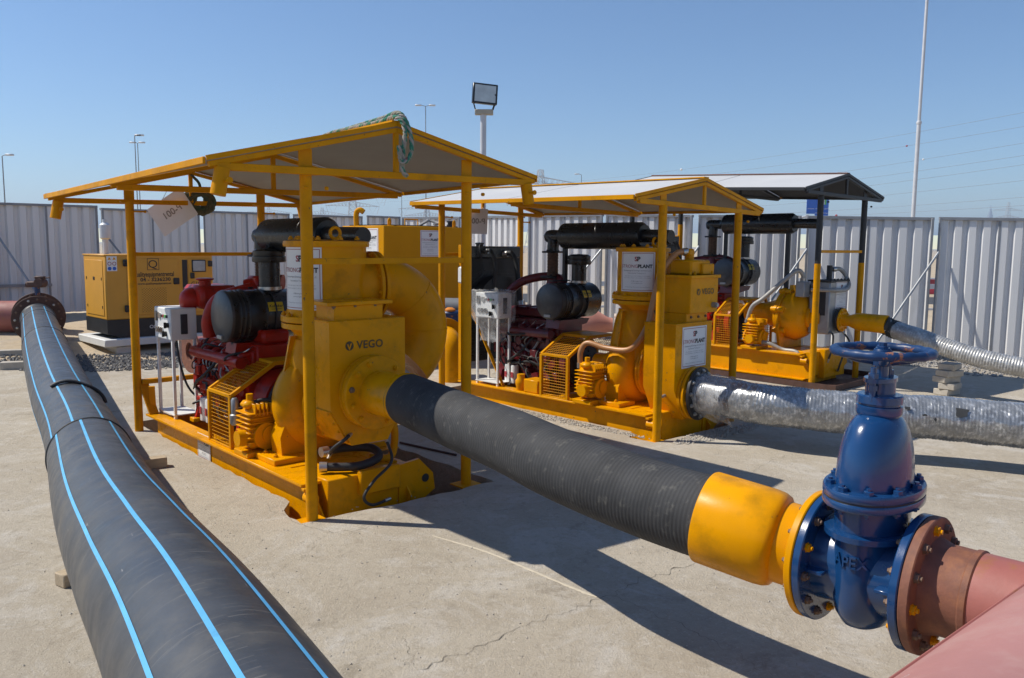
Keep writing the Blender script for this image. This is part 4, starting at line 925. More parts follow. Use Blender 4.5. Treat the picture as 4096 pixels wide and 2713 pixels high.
def radiator(U, k, zt, y, xl=-.5, xr=.55, ztop=2.0):
    MB().box(xl + .04, xr, y - .06, y + .08, zt + .22, ztop - .16, .01).build('radiator_core', BLKM, U)
    b = MB()
    for i in range(26): b.box(xl + .10, xr - .06, y - .066, y - .058, zt + .30 + i * (ztop - zt - .6) / 26, zt + .308 + i * (ztop - zt - .6) / 26)
    b.build('radiator_fins', BLK, U, kind='stuff')
    MB().box(xl + .06, xr - .02, y - .09, y + .11, ztop - .18, ztop - .015, .02).build('header_tank', BLK, U)
    b = MB(); b.lathe((xl + .33, y, ztop - .02), (0, 0, 1), [(0, .05), (.03, .05), (.03, .06), (.05, .06), (.055, .02)], 18); b.build('filler_cap', BLK, U)
    b = MB(); b.lathe(((xl + xr) / 2, y - .06, zt + .95), (0, -1, 0), [(0, .42), (.16, .42), (.16, .40)], 40); b.build('fan_shroud', BLKM, U)
    for x in (xl, xr + .03): MB().box(x - .022, x + .022, y - .03, y + .03, zt - .02, ztop, .004).build('radiator_post', YELD, U)
    b = MB(); b.bar((xl - .03, y - .06, ztop - .55), (xl - .03, y - .85, zt + .02), .045, .012); b.build('radiator_brace', YELD, U)
    hosepath(U, [(xl + .36, y - .09, ztop - .08), (xl + .36, y - .2, ztop - .09), (xl + .40, y - .24, ztop - .3), (xl + .38, y - .18, ztop - .75)], .027, RUB, 'coolant_hose', 12, STEEL)
    hosepath(U, [(xl + .70, y - .09, ztop - .12), (xl + .75, y - .2, ztop - .12), (xl + .78, y - .26, ztop - .3), (xl + .72, y - .4, ztop - .8)], .035, RUB, 'coolant_hose', 12, STEEL)
    hosepath(U, [(xl + .33, y - .05, ztop + .02), (xl + .22, y - .12, ztop - .04), (xl + .26, y - .16, ztop - .35), (xl + .1, y - .12, ztop - .5)], .009, RUB, 'overflow_hose', 8, None)
    b = MB(); b.box(xl - .12, xl - .02, y - .18, y - .06, ztop - .50, ztop - .28, .02); o = b.build('coolant_bottle', WPL, U); MB().cyl((xl - .07, y - .12, ztop - .28), (xl - .07, y - .12, ztop - .255), .025, n=14).build('bottle_cap', YEL, o)
def volute(U, x, y, z, r, zt, ztop, topr=.20, hy=.2):
    prof = [(-hy - .03, .16), (-hy, .20), (-hy + .01, r * .62), (-hy * .86, r * .80), (-hy * .6, r * .93), (-hy * .25, r), (hy * .1, r), (hy * .45, r * .95), (hy * .75, r * .82), (hy * .92, r * .6), (hy, .2), (hy + .12, .16)]
    b = MB(); b.lathe((x, y, z), (0, 1, 0), prof, 56)
    o = b.build('pump_casing', YEL, U, sharp=50)
    b = MB(); P = [(x - .02, y, z + .05), (x - .02, y, z + r * .75), (x, y, (z + r + ztop) / 2), (x, y, ztop - .03), (x, y, ztop)]
    b.tube(catmull(P, 6), [.30 - (.30 - topr) * min(1, i / 18) for i in range(25)], 36); b.build('discharge_neck', YEL, U)
    for s in (-1, 1):
        b = MB(); b.prism([(s * .12, ztop - .02), (s * (topr + .06), ztop - .02), (s * (r * .86), z + .12), (s * .2, z + .1)], (x, y - .012, 0), (1, 0, 0), (0, 0, 1), (0, .024, 0)); b.build('neck_rib', YEL, U)
        b = MB(); b.prism([(s * r * .95, zt + .03), (s * r * .98, zt + .20), (s * r * .78, z - .05), (s * .1, z - .1), (s * .1, zt + .03)], (x, y - .09, 0), (1, 0, 0), (0, 0, 1), (0, .18, 0)); b.build('pump_foot', YEL, U)
        b = MB(); b.box(x + s * r * .55, x + s * (r + .10), y - .20, y + .16, zt + .0, zt + .05, .006); b.build('foot_plate', YEL, U); bolt(U, (x + s * (r + .04), y - .1, zt + .05), (0, 0, 1), YEL, .018); bolt(U, (x + s * (r + .04), y + .09, zt + .05), (0, 0, 1), YEL, .018)
    b = MB(); b.box(x - r - .16, x + r + .16, y - .30, y + .26, zt - .006, zt - .0 + .001, .0); b.build('base_plate', YEL, U)
    b = MB(); b.lathe((x, y + hy + .05, z), (0, 1, 0), [(0, .16), (.12, .15), (.14, .13), (.30, .12)], 32); b.build('bearing_housing', YEL, U)
    b = MB(); b.ring((x, y - hy - .055, z), (0, 1, 0), .14, .30, .03, 44); b.ring((x, y - hy - .09, z), (0, 1, 0), .14, .30, .03, 44); c = b.build('suction_cover', YEL, U)
    bolt_circle(c, (x, y - hy - .025, z), (0, 1, 0), .265, 12, YEL, .014)
def separator(U, x, y, z0, z1, r):
    b = MB(); b.lathe((x, y, z0), (0, 0, 1), [(0, r), (z1 - z0 - .06, r)], 56); b.build('priming_tank', YEL, U)
    b = MB(); b.lathe((x, y, z1 - .06), (0, 0, 1), [(0, r + .004), (0, r + .022), (.02, r + .026), (.045, r + .022), (.05, r - .02), (.06, .01)], 56); c = b.build('tank_lid', YEL, U)
    for i in range(10): a = i * 2 * math.pi / 10 + .2; bolt(c, (x + math.cos(a) * (r - .04), y + math.sin(a) * (r - .04), z1 - .005), (0, 0, 1), YEL, .02)
    b = MB(); b.tube([(x - .02 + .045 * math.sin(a), y - .18 + 0, z1 + .05 + .045 * math.cos(a)) for a in [i * 2 * math.pi / 20 for i in range(20)]], .014, 10, closed=True); b.cyl((x - .02, y - .18, z1 - .01), (x - .02, y - .18, z1 + .012), .025); b.build('eye_bolt', YEL, U)
    b = MB(); b.ring((x, y, z0 - .035), (0, 0, 1), .1, r + .055, .05, 56); b.ring((x, y, z0 - .09), (0, 0, 1), .1, r + .05, .045, 56); b.lathe((x, y, z0 - .15), (0, 0, 1), [(0, r - .06), (.06, r + .0)], 56); c = b.build('tank_flange', YEL, U)
    for i in range(14): a = i * 2 * math.pi / 14; bolt(c, (x + math.cos(a) * (r + .028), y + math.sin(a) * (r + .028), z0 + .015), (0, 0, 1), YEL, .02)
def elbow(U, x, y, z, r, bend, ang=150, a=-.2):
    dx = V(math.cos(a), math.sin(a), 0); o = V(x, y, z)
    b = MB(); b.cyl(o - dx * .22, o + dx * .02, r, n=44); b.build('side_branch', YEL, U)
    b = MB(); b.ring(o + dx * .0, dx, r - .02, r + .06, .03, 48); b.ring(o + dx * .045, dx, r - .02, r + .06, .03, 48); c = b.build('branch_flange', YEL, U)
    bolt_circle(c, o, -dx, r + .034, 12, YEL, .015)
    st = o + dx * .075; P = [st + dx * .03]
    cc = st + dx * .03 - V(0, 0, bend)
    for i in range(25): q = R(ang) * i / 24; P.append(cc + V(0, 0, 1) * bend * math.cos(q) + dx * bend * math.sin(q))
    b = MB(); b.tube([st] + P, r, 44); b.build('discharge_elbow', YEL, U)
    for q in (R(45), R(90)):
        p = cc + V(0, 0, 1) * bend * math.cos(q) + dx * bend * math.sin(q); t = (dx * math.cos(q) - V(0, 0, 1) * math.sin(q)); b = MB(); b.lathe(p - t * .008, t, [(0, r - .005), (.004, r + .004), (.012, r + .004), (.016, r - .005)], 44); b.build('weld_seam', YEL, U)
def big_flange(U, x, y, z, r, m=YEL, nb=12, br=.02, holes=()):
    b = MB(); b.ring((x, y, z), (0, -1, 0), r * .55, r, .035, 56); b.ring((x, y + .045, z), (0, -1, 0), r * .55, r, .035, 56); f = b.build('suction_flange', m, U)
    bolt_circle(f, (x, y - .035, z), (0, -1, 0), r * .84, nb, m if m is YEL else STEEL, br, skip=holes)
    return f

# ---- near pump set
ux, uy, a = UNITS[0]
U1 = thing('pump_set', 'near yellow diesel pump set with bright red engine standing in a concrete pit', 'pump set', (ux, uy, 0), a, 'diesel pump sets under the shelters'); U1['redeng'] = 1
ZT = .20
skid(U1, 1.12, ZT, -.68, .30, .13, 3.70, .34)
b = MB(); b.prism([(-.47, 1.42), (-.47, .76), (-.29, .455), (.04, .455), (.21, .76), (.21, 1.42)], (0, .20, 0), (1, 0, 0), (0, 0, 1), (0, .42, 0)); bx = b.build('suction_chamber', YEL, U1)
MB().box(-.478, .218, .215, .605, 1.414, 1.426, .003).build('chamber_top', YEL, U1)
vego(bx, flatmap((-.13, .199, 1.23), (1, 0, 0), (0, 0, 1)), -.17, 0, .085)
# bolted cover on the chamfer
ch = V(.18, 0, -.305).normalized(); b = MB(); b.obox(V(-.38, .41, .607) + V(-.305, 0, -.18).normalized() * .006, ch * .155, V(0, .19, 0), V(-.305, 0, -.18).normalized() * .006, .002); cv = b.build('inspection_cover', YEL, U1)
nn = V(-.305, 0, -.18).normalized()
for q in (-.13, -.04, .04, .13):
    for y in (.25, .57): bolt(cv, V(-.38, y, .607) + ch * q + nn * .012, nn, YEL, .011)
f1 = big_flange(U1, -.12, .155, .865, .285, YEL, 12, .017, (4, 8))
b = MB(); b.box(-.40, .03, .24, .52, 1.42, 1.535, .005); b.build('chamber_neck', YEL, U1)
b = MB(); b.box(-.47, .11, .22, .58, 1.535, 1.565, .004); np_ = b.build('neck_plate', YEL, U1)
for x in (-.4, -.22, -.04): bolt(np_, (x, .25, 1.535), (0, 0, -1), RUSTB, .016)
SC = (-.085, .90)
separator(U1, SC[0], SC[1], 1.40, 2.035, .325)
volute(U1, -.06, 1.08, .66, .44, ZT, 1.25, .22, .19)
elbow(U1, .27, SC[1] - .08, 1.655, .225, .40, 140, -.15)
company_sign(U1, cylmap((SC[0], SC[1], 1.72), .328, R(199)), .40, .50, 14)
guard(U1, 1.12, ZT, 1.66, 2.12, -.62, .42, -.20, .2, .67, .925)
compressor(U1, -.49, 1.38, ZT)
hosepath(U1, [(-.56, 1.36, .60), (-.54, 1.34, .66), (-.42, 1.28, .66), (-.34, 1.22, .5), (-.36, 1.2, .28)], .017)
MB().lathe((-.60, 1.62, .42), (0, 0, 1), [(0, .03), (.02, .045), (.09, .045), (.10, .03), (.13, .032), (.22, .032), (.24, .02)], 20).build('oil_filter', GRYP, U1)
engine(U1, 1.12, ZT, RED, 1.88, 3.25, 11, -.03, .26)
aircleaner(U1, 2.22, 1.32, -.47, .27, .04, 1.95, ZT, .24, .10)
b = MB(); b.box(-.28, .12, 3.10, 3.62, 1.32, 1.56, .04); b.build('coolant_tank', RED, U1)
b = MB(); b.lathe((-.20, 3.20, 1.56), (0, 0, 1), [(0, .06), (.05, .06), (.06, .09), (.075, .09), (.08, .05)], 20); b.build('tank_cap', RED, U1)
b = MB(); b.lathe((-.28, 3.36, 1.40), (-1, 0, 0), [(0, .14), (.05, .13), (.10, .09), (.12, .03)], 24); b.build('tank_end', RED, U1)
b = MB(); b.tube(catmull([(-.36, 2.72, 1.08), (-.37, 2.72, 1.25), (-.30, 2.65, 1.44), (-.12, 2.5, 1.53), (.08, 2.42, 1.58)], 10), .062, 20); b.build('charge_pipe', RED, U1)
b = MB(); b.tube(catmull([(-.05, 2.55, 1.57), (.12, 2.4, 1.62), (.22, 2.3, 1.62)], 6), [.075] * 13, 20); b.box(-.02, .06, 2.38, 2.6, 1.50, 1.68, .02); b.build('turbo_housing', RED, U1)
muffler(U1, .16, 2.075, 2.62, 2.46, 1.30, .72, 1.62, .16)
control_panel(U1, -.56, -.30, 3.20, 3.66, 1.01, 1.335, ZT)
b = MB(); b.bar((-.62, 3.62, ZT), (-.66, 3.80, .52), .10, .02); b.bar((-.68, 3.78, .53), (-.1, 3.78, .53), .07, .05, .004); b.bar((-.60, 3.70, .20), (-.64, 3.60, .50), .06, .02); b.build('end_bracket', YELD, U1)
hosepath(U1, [(-.28, .22, .55), (-.36, .18, .52), (-.42, .26, .44), (-.40, .36, .36)], .014)
hosepath(U1, [(-.45, .40, .27), (-.2, .25, .27), (.0, .28, .30), (.03, .42, .34), (-.15, .50, .36), (-.38, .50, .36)], .034, RUB, 'hydraulic_hose', 14)
hosepath(U1, [(.04, .24, .47), (.02, .12, .30), (-.18, .06, .19), (-.28, .05, .08), (-.2, .06, .0), (-.02, .1, .0)], .012)
b = MB(); b.tube(catmull([(.15, .5, .75), (.24, .42, .52), (.24, .42, .30), (.16, .40, .24), (.02, .45, .26)], 8), .032, 14); b.build('drain_pipe', YELD, U1)
company_sign(U1, lambda u, v, n: V(-.600 - n - .02 * max(0, (-v - .05)), 2.34 - u, .085 + v), .30, .24, 2)
MB().box(-.25, .12, .14, .20, .06, .25, .01).build('front_box', YEL, U1)
for (x, y) in ((-.1, .42), (.18, .42)): MB().box(x - .04, x + .04, y - .08, y + .08, .2, .225, .004).build('clip_plate', YEL, U1); bolt(U1, (x, y, .225), (0, 0, 1), YEL, .014)

# ---- middle pump set
ux, uy, a = UNITS[1]
U2 = thing('pump_set', 'middle yellow diesel pump set with dark maroon engine and film wrapped control panel', 'pump set', (ux, uy, 0), a, 'diesel pump sets under the shelters')
ZT = .22
skid(U2, 1., ZT, -.62, .50, .08, 3.30, .36)
b = MB(); b.prism([(-.45, 1.185), (-.45, .50), (-.27, .16), (.10, .16), (.24, .40), (.24, 1.185)], (0, .0, 0), (1, 0, 0), (0, 0, 1), (0, .40, 0)); b.build('suction_chamber', YEL, U2)
MB().box(-.458, .248, -.008, .405, 1.18, 1.196, .003).build('chamber_top', YEL, U2)
company_sign(U2, flatmap((-.10, -.002, .935), (1, 0, 0), (0, 0, 1)), .46, .44)
big_flange(U2, -.12, -.045, .44, .285, YEL, 12, .02)
b = MB(); b.box(-.20, .20, .04, .36, 1.19, 1.29, .005); b.build('chamber_neck', YEL, U2)
b = MB(); b.box(-.20, .34, .0, .42, 1.29, 1.70, .008); b.box(-.22, .36, -.02, .44, 1.665, 1.70, .004); vb = b.build('vacuum_box', YEL, U2)
vego(vb, flatmap((.05, -.0005, 1.52), (1, 0, 0), (0, 0, 1)), -.10, 0, .085)
for (x, z) in ((-.12, 1.25), (.02, 1.25), (.16, 1.25)): bolt(vb, (x, .04, z), (0, -1, 0), RUSTB, .013)
b = MB(); b.cyl((.24, .0, 1.37), (.24, -.05, 1.37), .03, n=16); b.cyl((.24, -.05, 1.37), (.24, -.065, 1.37), .022, n=16); b.build('drain_plug', GRYP, vb)
b = MB(); b.box(-.08, .30, .08, .36, 1.70, 1.86, .02); b.box(.10, .33, .05, .20, 1.70, 1.82, .01); b.cyl((.06, .2, 1.86), (.06, .2, 1.93), .05); b.box(-.02, .10, .15, .26, 1.90, 1.98, .02)
for x in (-.14, -.05, .28): b.cyl((x, .05, 1.70), (x, .05, 1.74), .016, n=8)
b.build('float_valve', YEL, U2)
hosepath(U2, [(.0, .2, 1.95), (-.12, .26, 1.92), (-.24, .36, 1.70), (-.30, .42, 1.35), (-.36, .44, 1.12), (-.42, .6, .88), (-.46, .9, .86), (-.50, 1.15, .90), (-.54, 1.22, .80), (-.54, 1.22, .62)], .032, TAN, 'air_hose', 14)
separator(U2, .0, .78, 1.44, 2.0, .285)
volute(U2, .0, .86, .60, .42, ZT, 1.29, .20, .2)
elbow(U2, .36, .72, 1.70, .17, .36, 100, -.2)
company_sign(U2, cylmap((.0, .78, 1.72), .288, R(204)), .40, .44, 14)
guard(U2, 1., ZT, 1.36, 1.78, -.60, .42, -.22, .2, .72, .93)
compressor(U2, -.48, 1.10, ZT)
hosepath(U2, [(-.44, 1.08, .60), (-.42, 1.05, .66), (-.32, 1.0, .62), (-.30, .96, .4), (-.32, .94, .26)], .014)
engine(U2, 1., ZT, MAR, 1.80, 2.95, 23, .02)
aircleaner(U2, 1.84, 1.33, -.45, .36, .12, 1.90, ZT, .215, .09)
b = MB(); b.tube(catmull([(-.22, 2.80, 1.15), (-.24, 2.76, 1.34), (-.16, 2.6, 1.52), (.0, 2.4, 1.60), (.08, 2.2, 1.60), (.05, 2.02, 1.56)], 10), .055, 20); b.build('charge_pipe', MAR, U2)
b = MB(); b.lathe((.05, 2.2, 1.3), (0, 0, 1), [(0, .11), (.2, .10), (.32, .07)], 20); b.build('turbo_housing', MAR, U2)
muffler(U2, .05, 2.12, 2.22, 2.05, .80, .44, 1.62, .158)
radiator(U2, 1., ZT, 3.36)
control_panel(U2, -.58, -.34, 2.56, 2.98, 1.08, 1.40, ZT, True)
hosepath(U2, [(-.50, .20, .28), (-.48, .16, .40), (-.42, .14, .42), (-.2, .1, .50), (-.05, .05, .58)], .016, GRYP)
MB().box(-.58, -.36, 1.86, 2.1, ZT, ZT + .16, .01).build('engine_pedestal', YEL, U2)
b = MB(); b.lathe((-.52, 2.2, ZT), (0, 0, 1), [(0, .05), (.08, .07), (.12, .07), (.15, .05), (.2, .05)], 14); b.build('fuel_tap', YEL, U2)
b = MB(); b.lathe((-.10, .78, .66), (0, -1, 0), [(0, .2), (.1, .15), (.3, .15)], 24); b.build('suction_spool', YEL, U2)

# ---- far pump set
ux, uy, a = UNITS[2]
U3 = thing('pump_set', 'far yellow diesel pump set with grey steel tank beside the fence', 'pump set', (ux, uy, 0), a, 'diesel pump sets under the shelters')
ZT = .46
skid(U3, 1., ZT, -.62, .50, .12, 3.30, .36)
MB().box(-.5, .42, .2, 3.2, .01, .10, .01).build('sub_frame', YEL, U3)
MB().box(-.2, .46, .10, .30, .08, ZT + .05, .01).build('front_box', YEL, U3)
# solids handling pump: bulging casing with swing bolts, frame with bearing bracket
px, py, pz = .04, .74, .97
b = MB(); b.lathe((px, py, pz), (0, 1, 0), [(-.26, .12), (-.255, .20), (-.24, .26), (-.19, .32), (-.10, .365), (.0, .375), (.06, .36)], 48); b.build('pump_casing', YEL, U3, sharp=50)
b = MB(); b.ring((px, py + .06, pz), (0, 1, 0), .1, .39, .05, 48); b.ring((px, py + .12, pz), (0, 1, 0), .1, .37, .04, 48); b.build('casing_ring', YEL, U3)
for q in (35, 110, 165, 215, 290, 340):
    d = V(math.cos(R(q)), 0, math.sin(R(q))); c = V(px, py + .10, pz) + d * .385; b = MB(); b.cyl(c - V(0, .12, 0), c + V(0, .08, 0), .042, n=18); b.cyl(c - V(0, .02, 0), c + V(0, .03, 0), .055, n=18); b.build('swing_bolt', YEL, U3)
b = MB(); b.lathe((px, py + .16, pz), (0, 1, 0), [(0, .33), (.08, .24), (.30, .17), (.55, .14), (.56, .17), (.62, .17)], 40); b.build('bearing_bracket', YEL, U3)
b = MB(); b.prism([(-.30, ZT), (-.40, ZT + .34), (-.30, pz), (.30, pz), (.36, ZT)], (px, py + .05, 0), (1, 0, 0), (0, 0, 1), (0, .04, 0)); b.build('pump_foot', YEL, U3)
b = MB(); b.prism([(-.10, 0), (.1, 0), (.06, .12), (-.06, .12)], (px, py - .1, pz + .34), (1, 0, 0), (0, 0, 1), (0, .16, 0)); b.box(px - .02, px + .05, py - .2, py - .12, pz + .32, pz + .42, .015); b.build('lifting_boss', YEL, U3)
b = MB(); b.lathe((px, .48, pz - .02), (0, -1, 0), [(0, .17), (.05, .17), (.05, .13), (.2, .13)], 32); b.build('suction_spool', YEL, U3)
# grey priming tank
b = MB(); b.box(-.06, .50, .14, .46, .72, 1.50, .012); gt = b.build('grey_tank', GRYP, U3); MB().box(-.085, .525, .115, .485, 1.50, 1.525, .003).build('tank_lid', BLKM, gt)
for i in range(6): bolt(gt, (-.05 + i * .11, .135, 1.525), (0, 0, 1), BLKM, .016)
company_sign(U3, flatmap((.30, .138, 1.30), (1, 0, 0), (0, 0, 1)), .36, .40)
MB().box(-.0645, -.06, .20, .40, 1.0, 1.36).build('dark_plate', BLKM, gt)
b = MB(); b.ring((.22, .10, .93), (0, -1, 0), .08, .185, .03, 40); f3 = b.build('tank_flange', BLKM, U3)
b = MB(); b.box(-.30, -.13, .42, .56, 1.27, 1.50, .01); b.build('float_box', GRYP, U3); MB().box(-.14, -.08, .43, .55, 1.30, 1.46, .006).build('box_lid', BLKM, U3)
hosepath(U3, [(-.20, .5, 1.50), (-.21, .5, 1.60), (-.30, .55, 1.66), (-.42, .70, 1.50), (-.52, .95, 1.24), (-.55, 1.12, 1.10), (-.55, 1.2, .86)], .033, SGRY, 'suction_hose', 14)
b = MB(); b.cyl((.22, .30, 1.52), (.22, .30, 1.74), .04, n=16); b.cyl((.22, .3, 1.68), (.34, .3, 1.68), .03, n=14); b.build('vent_pipe', BLKM, U3)
hosepath(U3, [(.33, .3, 1.68), (.46, .25, 1.68), (.56, .2, 1.58), (.50, .12, 1.44), (.30, .08, 1.38), (.0, .10, 1.38), (-.10, .40, 1.38)], .032, SGRY, 'vent_hose', 14)
hosepath(U3, [(.02, .14, .76), (-.05, .06, .70), (-.10, .05, .5), (-.10, .1, .32)], .014); hosepath(U3, [(.40, .13, .74), (.44, .04, .60), (.30, -.0, .50), (.12, -.02, .38), (.10, .02, .22), (.2, .08, .16)], .014)
hosepath(U3, [(-.50, 1.0, ZT + .10), (-.50, .85, ZT + .10), (-.44, .65, ZT + .02), (-.44, .45, ZT + .01), (-.44, .36, ZT - .04)], .03, SGRY)
guard(U3, 1., ZT, 1.34, 1.74, -.60, .42, -.22, .2, ZT + .48, ZT + .72)
compressor(U3, -.48, 1.10, ZT)
engine(U3, 1., ZT, RED, 1.80, 2.95, 37, .02)
aircleaner(U3, 1.72, 1.60, -.45, .36, .14, 2.18, ZT, .215, .09)
b = MB(); b.tube(catmull([(-.22, 2.80, 1.45), (-.24, 2.76, 1.6), (-.16, 2.6, 1.74), (.0, 2.4, 1.80), (.1, 2.1, 1.82), (.12, 1.95, 1.78)], 10), .055, 20); b.build('charge_pipe', MAR, U3)
b = MB(); b.lathe((.05, 2.26, 1.5), (0, 0, 1), [(0, .11), (.2, .10), (.34, .07)], 20); b.build('turbo_housing', MAR, U3)
muffler(U3, .05, 2.37, 2.26, 2.05, .80, .40, 1.87, .158)
MB().box(.0, .05, .86, .92, ZT, 2.26).build('muffler_stay', BLKM, U3)
radiator(U3, 1., ZT, 3.36, ztop=2.2)
tr = thing('drip_tray', 'brown steel drip tray under the far pump set', 'tray', (ux, uy, 0), a)
b = MB(); b.box(-.75, .95, -.35, 2.4, .004, .012); b.box(-.75, .95, -.35, -.34, .012, .09); b.box(.94, .95, -.34, 2.4, .012, .09); b.box(-.75, -.74, -.34, 2.4, .012, .09); b.build('tray_pan', RUSTD, tr)

# ------------------------------------------------------------------ suction hoses
def hose(name, label, pts, r, m, rib=.022, amp=.0035, base=None, n=48, noise_amp=0., cat='hose', seed=0.):
    T = thing(name, label, cat, base or (pts[len(pts) // 2][0], pts[len(pts) // 2][1], 0))
    P = resample(catmull(pts, 30), rib / 4.); rad = [r + amp * math.sin(i * math.pi / 2) for i in range(len(P))]
    wob = (lambda i, a: 1 + noise_amp * mnoise.noise((i * rib * 2.2, math.cos(a) * 2.2, math.sin(a) * 2.2 + seed)) + noise_amp * .5 * mnoise.noise((i * rib * 7, math.cos(a) * 6, math.sin(a) * 6 + seed))) if noise_amp else None
    MB().tube(P, rad, n, True, False, wob).build('hose_body', m, T, world=True, sharp=80)
    return T, P
A0 = uw(0, -.12, .12, .865); A1_ = uw(0, -.12, -.30, .872)
H1 = [A1_, (-.34, 5.22, .865), (-.02, 4.70, .865), (.22, 4.30, .85), (.45, 4.02, .825), (.70, 3.76, .80), (.93, 3.53, .79)]
T1, P1 = hose('suction_hose', 'black ribbed rubber hose joining the near pump set to the blue gate valve', H1, .188, HOSE, .021, .0011)
d0 = (A0 - A1_).normalized()
b = MB(); b.lathe(A0, -d0, [(0, .19), (.03, .19), (.04, .172), (.40, .172), (.40, .192), (.44, .192)], 52); b.build('yellow_spool', YEL, T1, world=True)
b = MB(); b.ring(uw(0, -.12, .118, .865), -d0, .15, .285, .036, 56); sf = b.build('spool_flange', YEL, T1, world=True)
sdv, upv, _ = frame(-d0)
for i in range(12):
    if i in (3, 9): continue
    q = .2 + i * math.pi / 6; bolt(sf, uw(0, -.12, .082, .865) + (sdv * math.cos(q) + upv * math.sin(q)) * .24, -d0, YEL if i % 3 else RUSTB, .019, world=True)
VC = V(1.432, 3.14, .735); va = V(.70, -.714, 0).normalized(); VL = VC - va * .20; VR = VC + va * .20
e0 = P1[-1]; ee = (P1[-1] - P1[-4]).normalized(); LL = (VL - e0).length; dv = (VL - e0).normalized()
b = MB(); b.lathe(e0 - dv * .06, dv, [(0, .186), (.0, .205), (.006, .208), (LL - .17, .208), (LL - .135, .204), (LL - .112, .194), (LL - .10, .174), (LL + .03, .172), (LL + .05, .172)], 56); b.build('yellow_coupling', YEL, T1, world=True)
b = MB(); b.ring(VL - va * .034, va, .15, .262, .03, 56); yf = b.build('coupling_flange', YEL, T1, world=True)
s3, u3, _ = frame(va)
for i in range(12):
    q = .1 + i * math.pi / 6; bolt(yf, VL - va * .034 + (s3 * math.cos(q) + u3 * math.sin(q)) * .222, -va, RUSTB, .015, world=True)

H2 = [uw(1, -.12, -.10, .44), uw(1, -.10, -.34, .44), (2.52, 8.13, .43), (2.80, 7.96, .43), (3.25, 7.78, .42), (3.95, 7.55, .43), (4.55, 7.25, .43), (5.3, 6.85, .43), (6.2, 6.4, .43)]
T2, P2 = hose('suction_hose', 'film wrapped silver hose leading right from the middle pump set', H2, .205, WRAP, .030, .0016, noise_amp=.042, seed=2)
d2 = (P2[6] - P2[0]).normalized()
b = MB(); b.ring(uw(1, -.12, -.084, .44), d2, .12, .285, .035, 56); bf = b.build('black_flange', BLKM, T2, world=True)
s4, u4, _ = frame(d2)
for i in range(12): q = .1 + i * math.pi / 6; bolt(bf, uw(1, -.12, -.084, .44) + d2 * .035 + (s4 * math.cos(q) + u4 * math.sin(q)) * .245, d2, STEEL, .018, world=True)
def film_skirt(name, c, d, r, lab, seed):
    b = MB(); sd, up, t = frame(d); n = 64; rows = 8
    for i in range(rows):
        for j in range(n):
            a = 2 * math.pi * j / n; rr = r * (1 + .03 * i / rows + .06 * mnoise.noise((math.cos(a) * 4 + seed, math.sin(a) * 4, i * .5)) + .03 * mnoise.noise((math.cos(a) * 11, math.sin(a) * 11, i * .9)))
            dz = -.10 * max(0, -math.cos(a)) ** 6 * (i / rows) * (1 + mnoise.noise((a * 3, seed, 1)))
            b.v.append(Vector(c) + t * (i * .035 + .02 * mnoise.noise((a * 3, i, seed))) + sd * math.sin(a) * rr + up * (math.cos(a) * rr) + V(0, 0, dz))
    b.f = [(i * n + j, i * n + (j + 1) % n, (i + 1) * n + (j + 1) % n, (i + 1) * n + j) for i in range(rows - 1) for j in range(n)]
    b.build(name, FILM, T2, world=True, sharp=30, recalc=False)
film_skirt('film_wrap', P2[2], d2, .218, '', 1); film_skirt('film_wrap', P2[24], (P2[26] - P2[22]).normalized(), .214, '', 5)
# tears in the film showing the black hose
def tear(i, ang, l, w, seed):
    b = MB(); p = P2[i]; sd, up, t = frame(P2[i + 2] - P2[i - 2]); rnd = random.Random(seed); n = 11; vs = []
    for k in range(n):
        q = 2 * math.pi * k / n; rr = rnd.uniform(.6, 1.1); a = ang + math.sin(q) * w * rr / .205; vs.append(p + t * math.cos(q) * l * rr + (sd * math.sin(a) + up * math.cos(a)) * .222)
    b.add(vs, [tuple(range(n))]); b.build('film_tear', RUB, T2, world=True)
for i, a, l, w, s in ((272, 60, .03, .02, 1), (292, 75, .02, .012, 2), (334, 62, .07, .05, 3), (305, 85, .012, .02, 4)): tear(min(i, len(P2) - 6), R(a), l, w, s)

F3 = uw(2, .22, .07, .93); d3 = (uw(2, .24, -.9, .90) - F3).normalized()
T3_pts = [F3 + d3 * .62, V(5.50, 11.75, .845), V(5.70, 11.3, .76), V(5.95, 11.0, .65), V(6.25, 10.72, .555), V(6.60, 10.45, .49), V(7.1, 10.1, .45), V(7.8, 9.6, .43)]
T3, P3 = hose('suction_hose', 'corrugated silver wrapped hose leading right from the far pump set over block supports', T3_pts, .125, WRAP3, .034, .0045, noise_amp=.03, seed=5)
b = MB(); b.tube(P3[:26], [.128 + .008 * math.sin(i * math.pi / 2) for i in range(26)], 40); b.build('bare_rubber_end', RUB, T3, world=True, sharp=80)
b = MB(); b.lathe(F3, d3, [(0, .10), (.05, .085), (.12, .085), (.22, .12), (.25, .13), (.66, .135), (.67, .13)], 44); b.build('yellow_coupling', YEL, T3, world=True)
b = MB(); b.ring(F3 - d3 * .0, d3, .06, .175, .028, 40); ff = b.build('coupling_flange', YEL, T3, world=True)
s5, u5, _ = frame(d3)
for i in range(8): q = .2 + i * math.pi / 4; bolt(ff, F3 + d3 * .03 + (s5 * math.cos(q) + u5 * math.sin(q)) * .145, d3, YEL, .016, world=True)

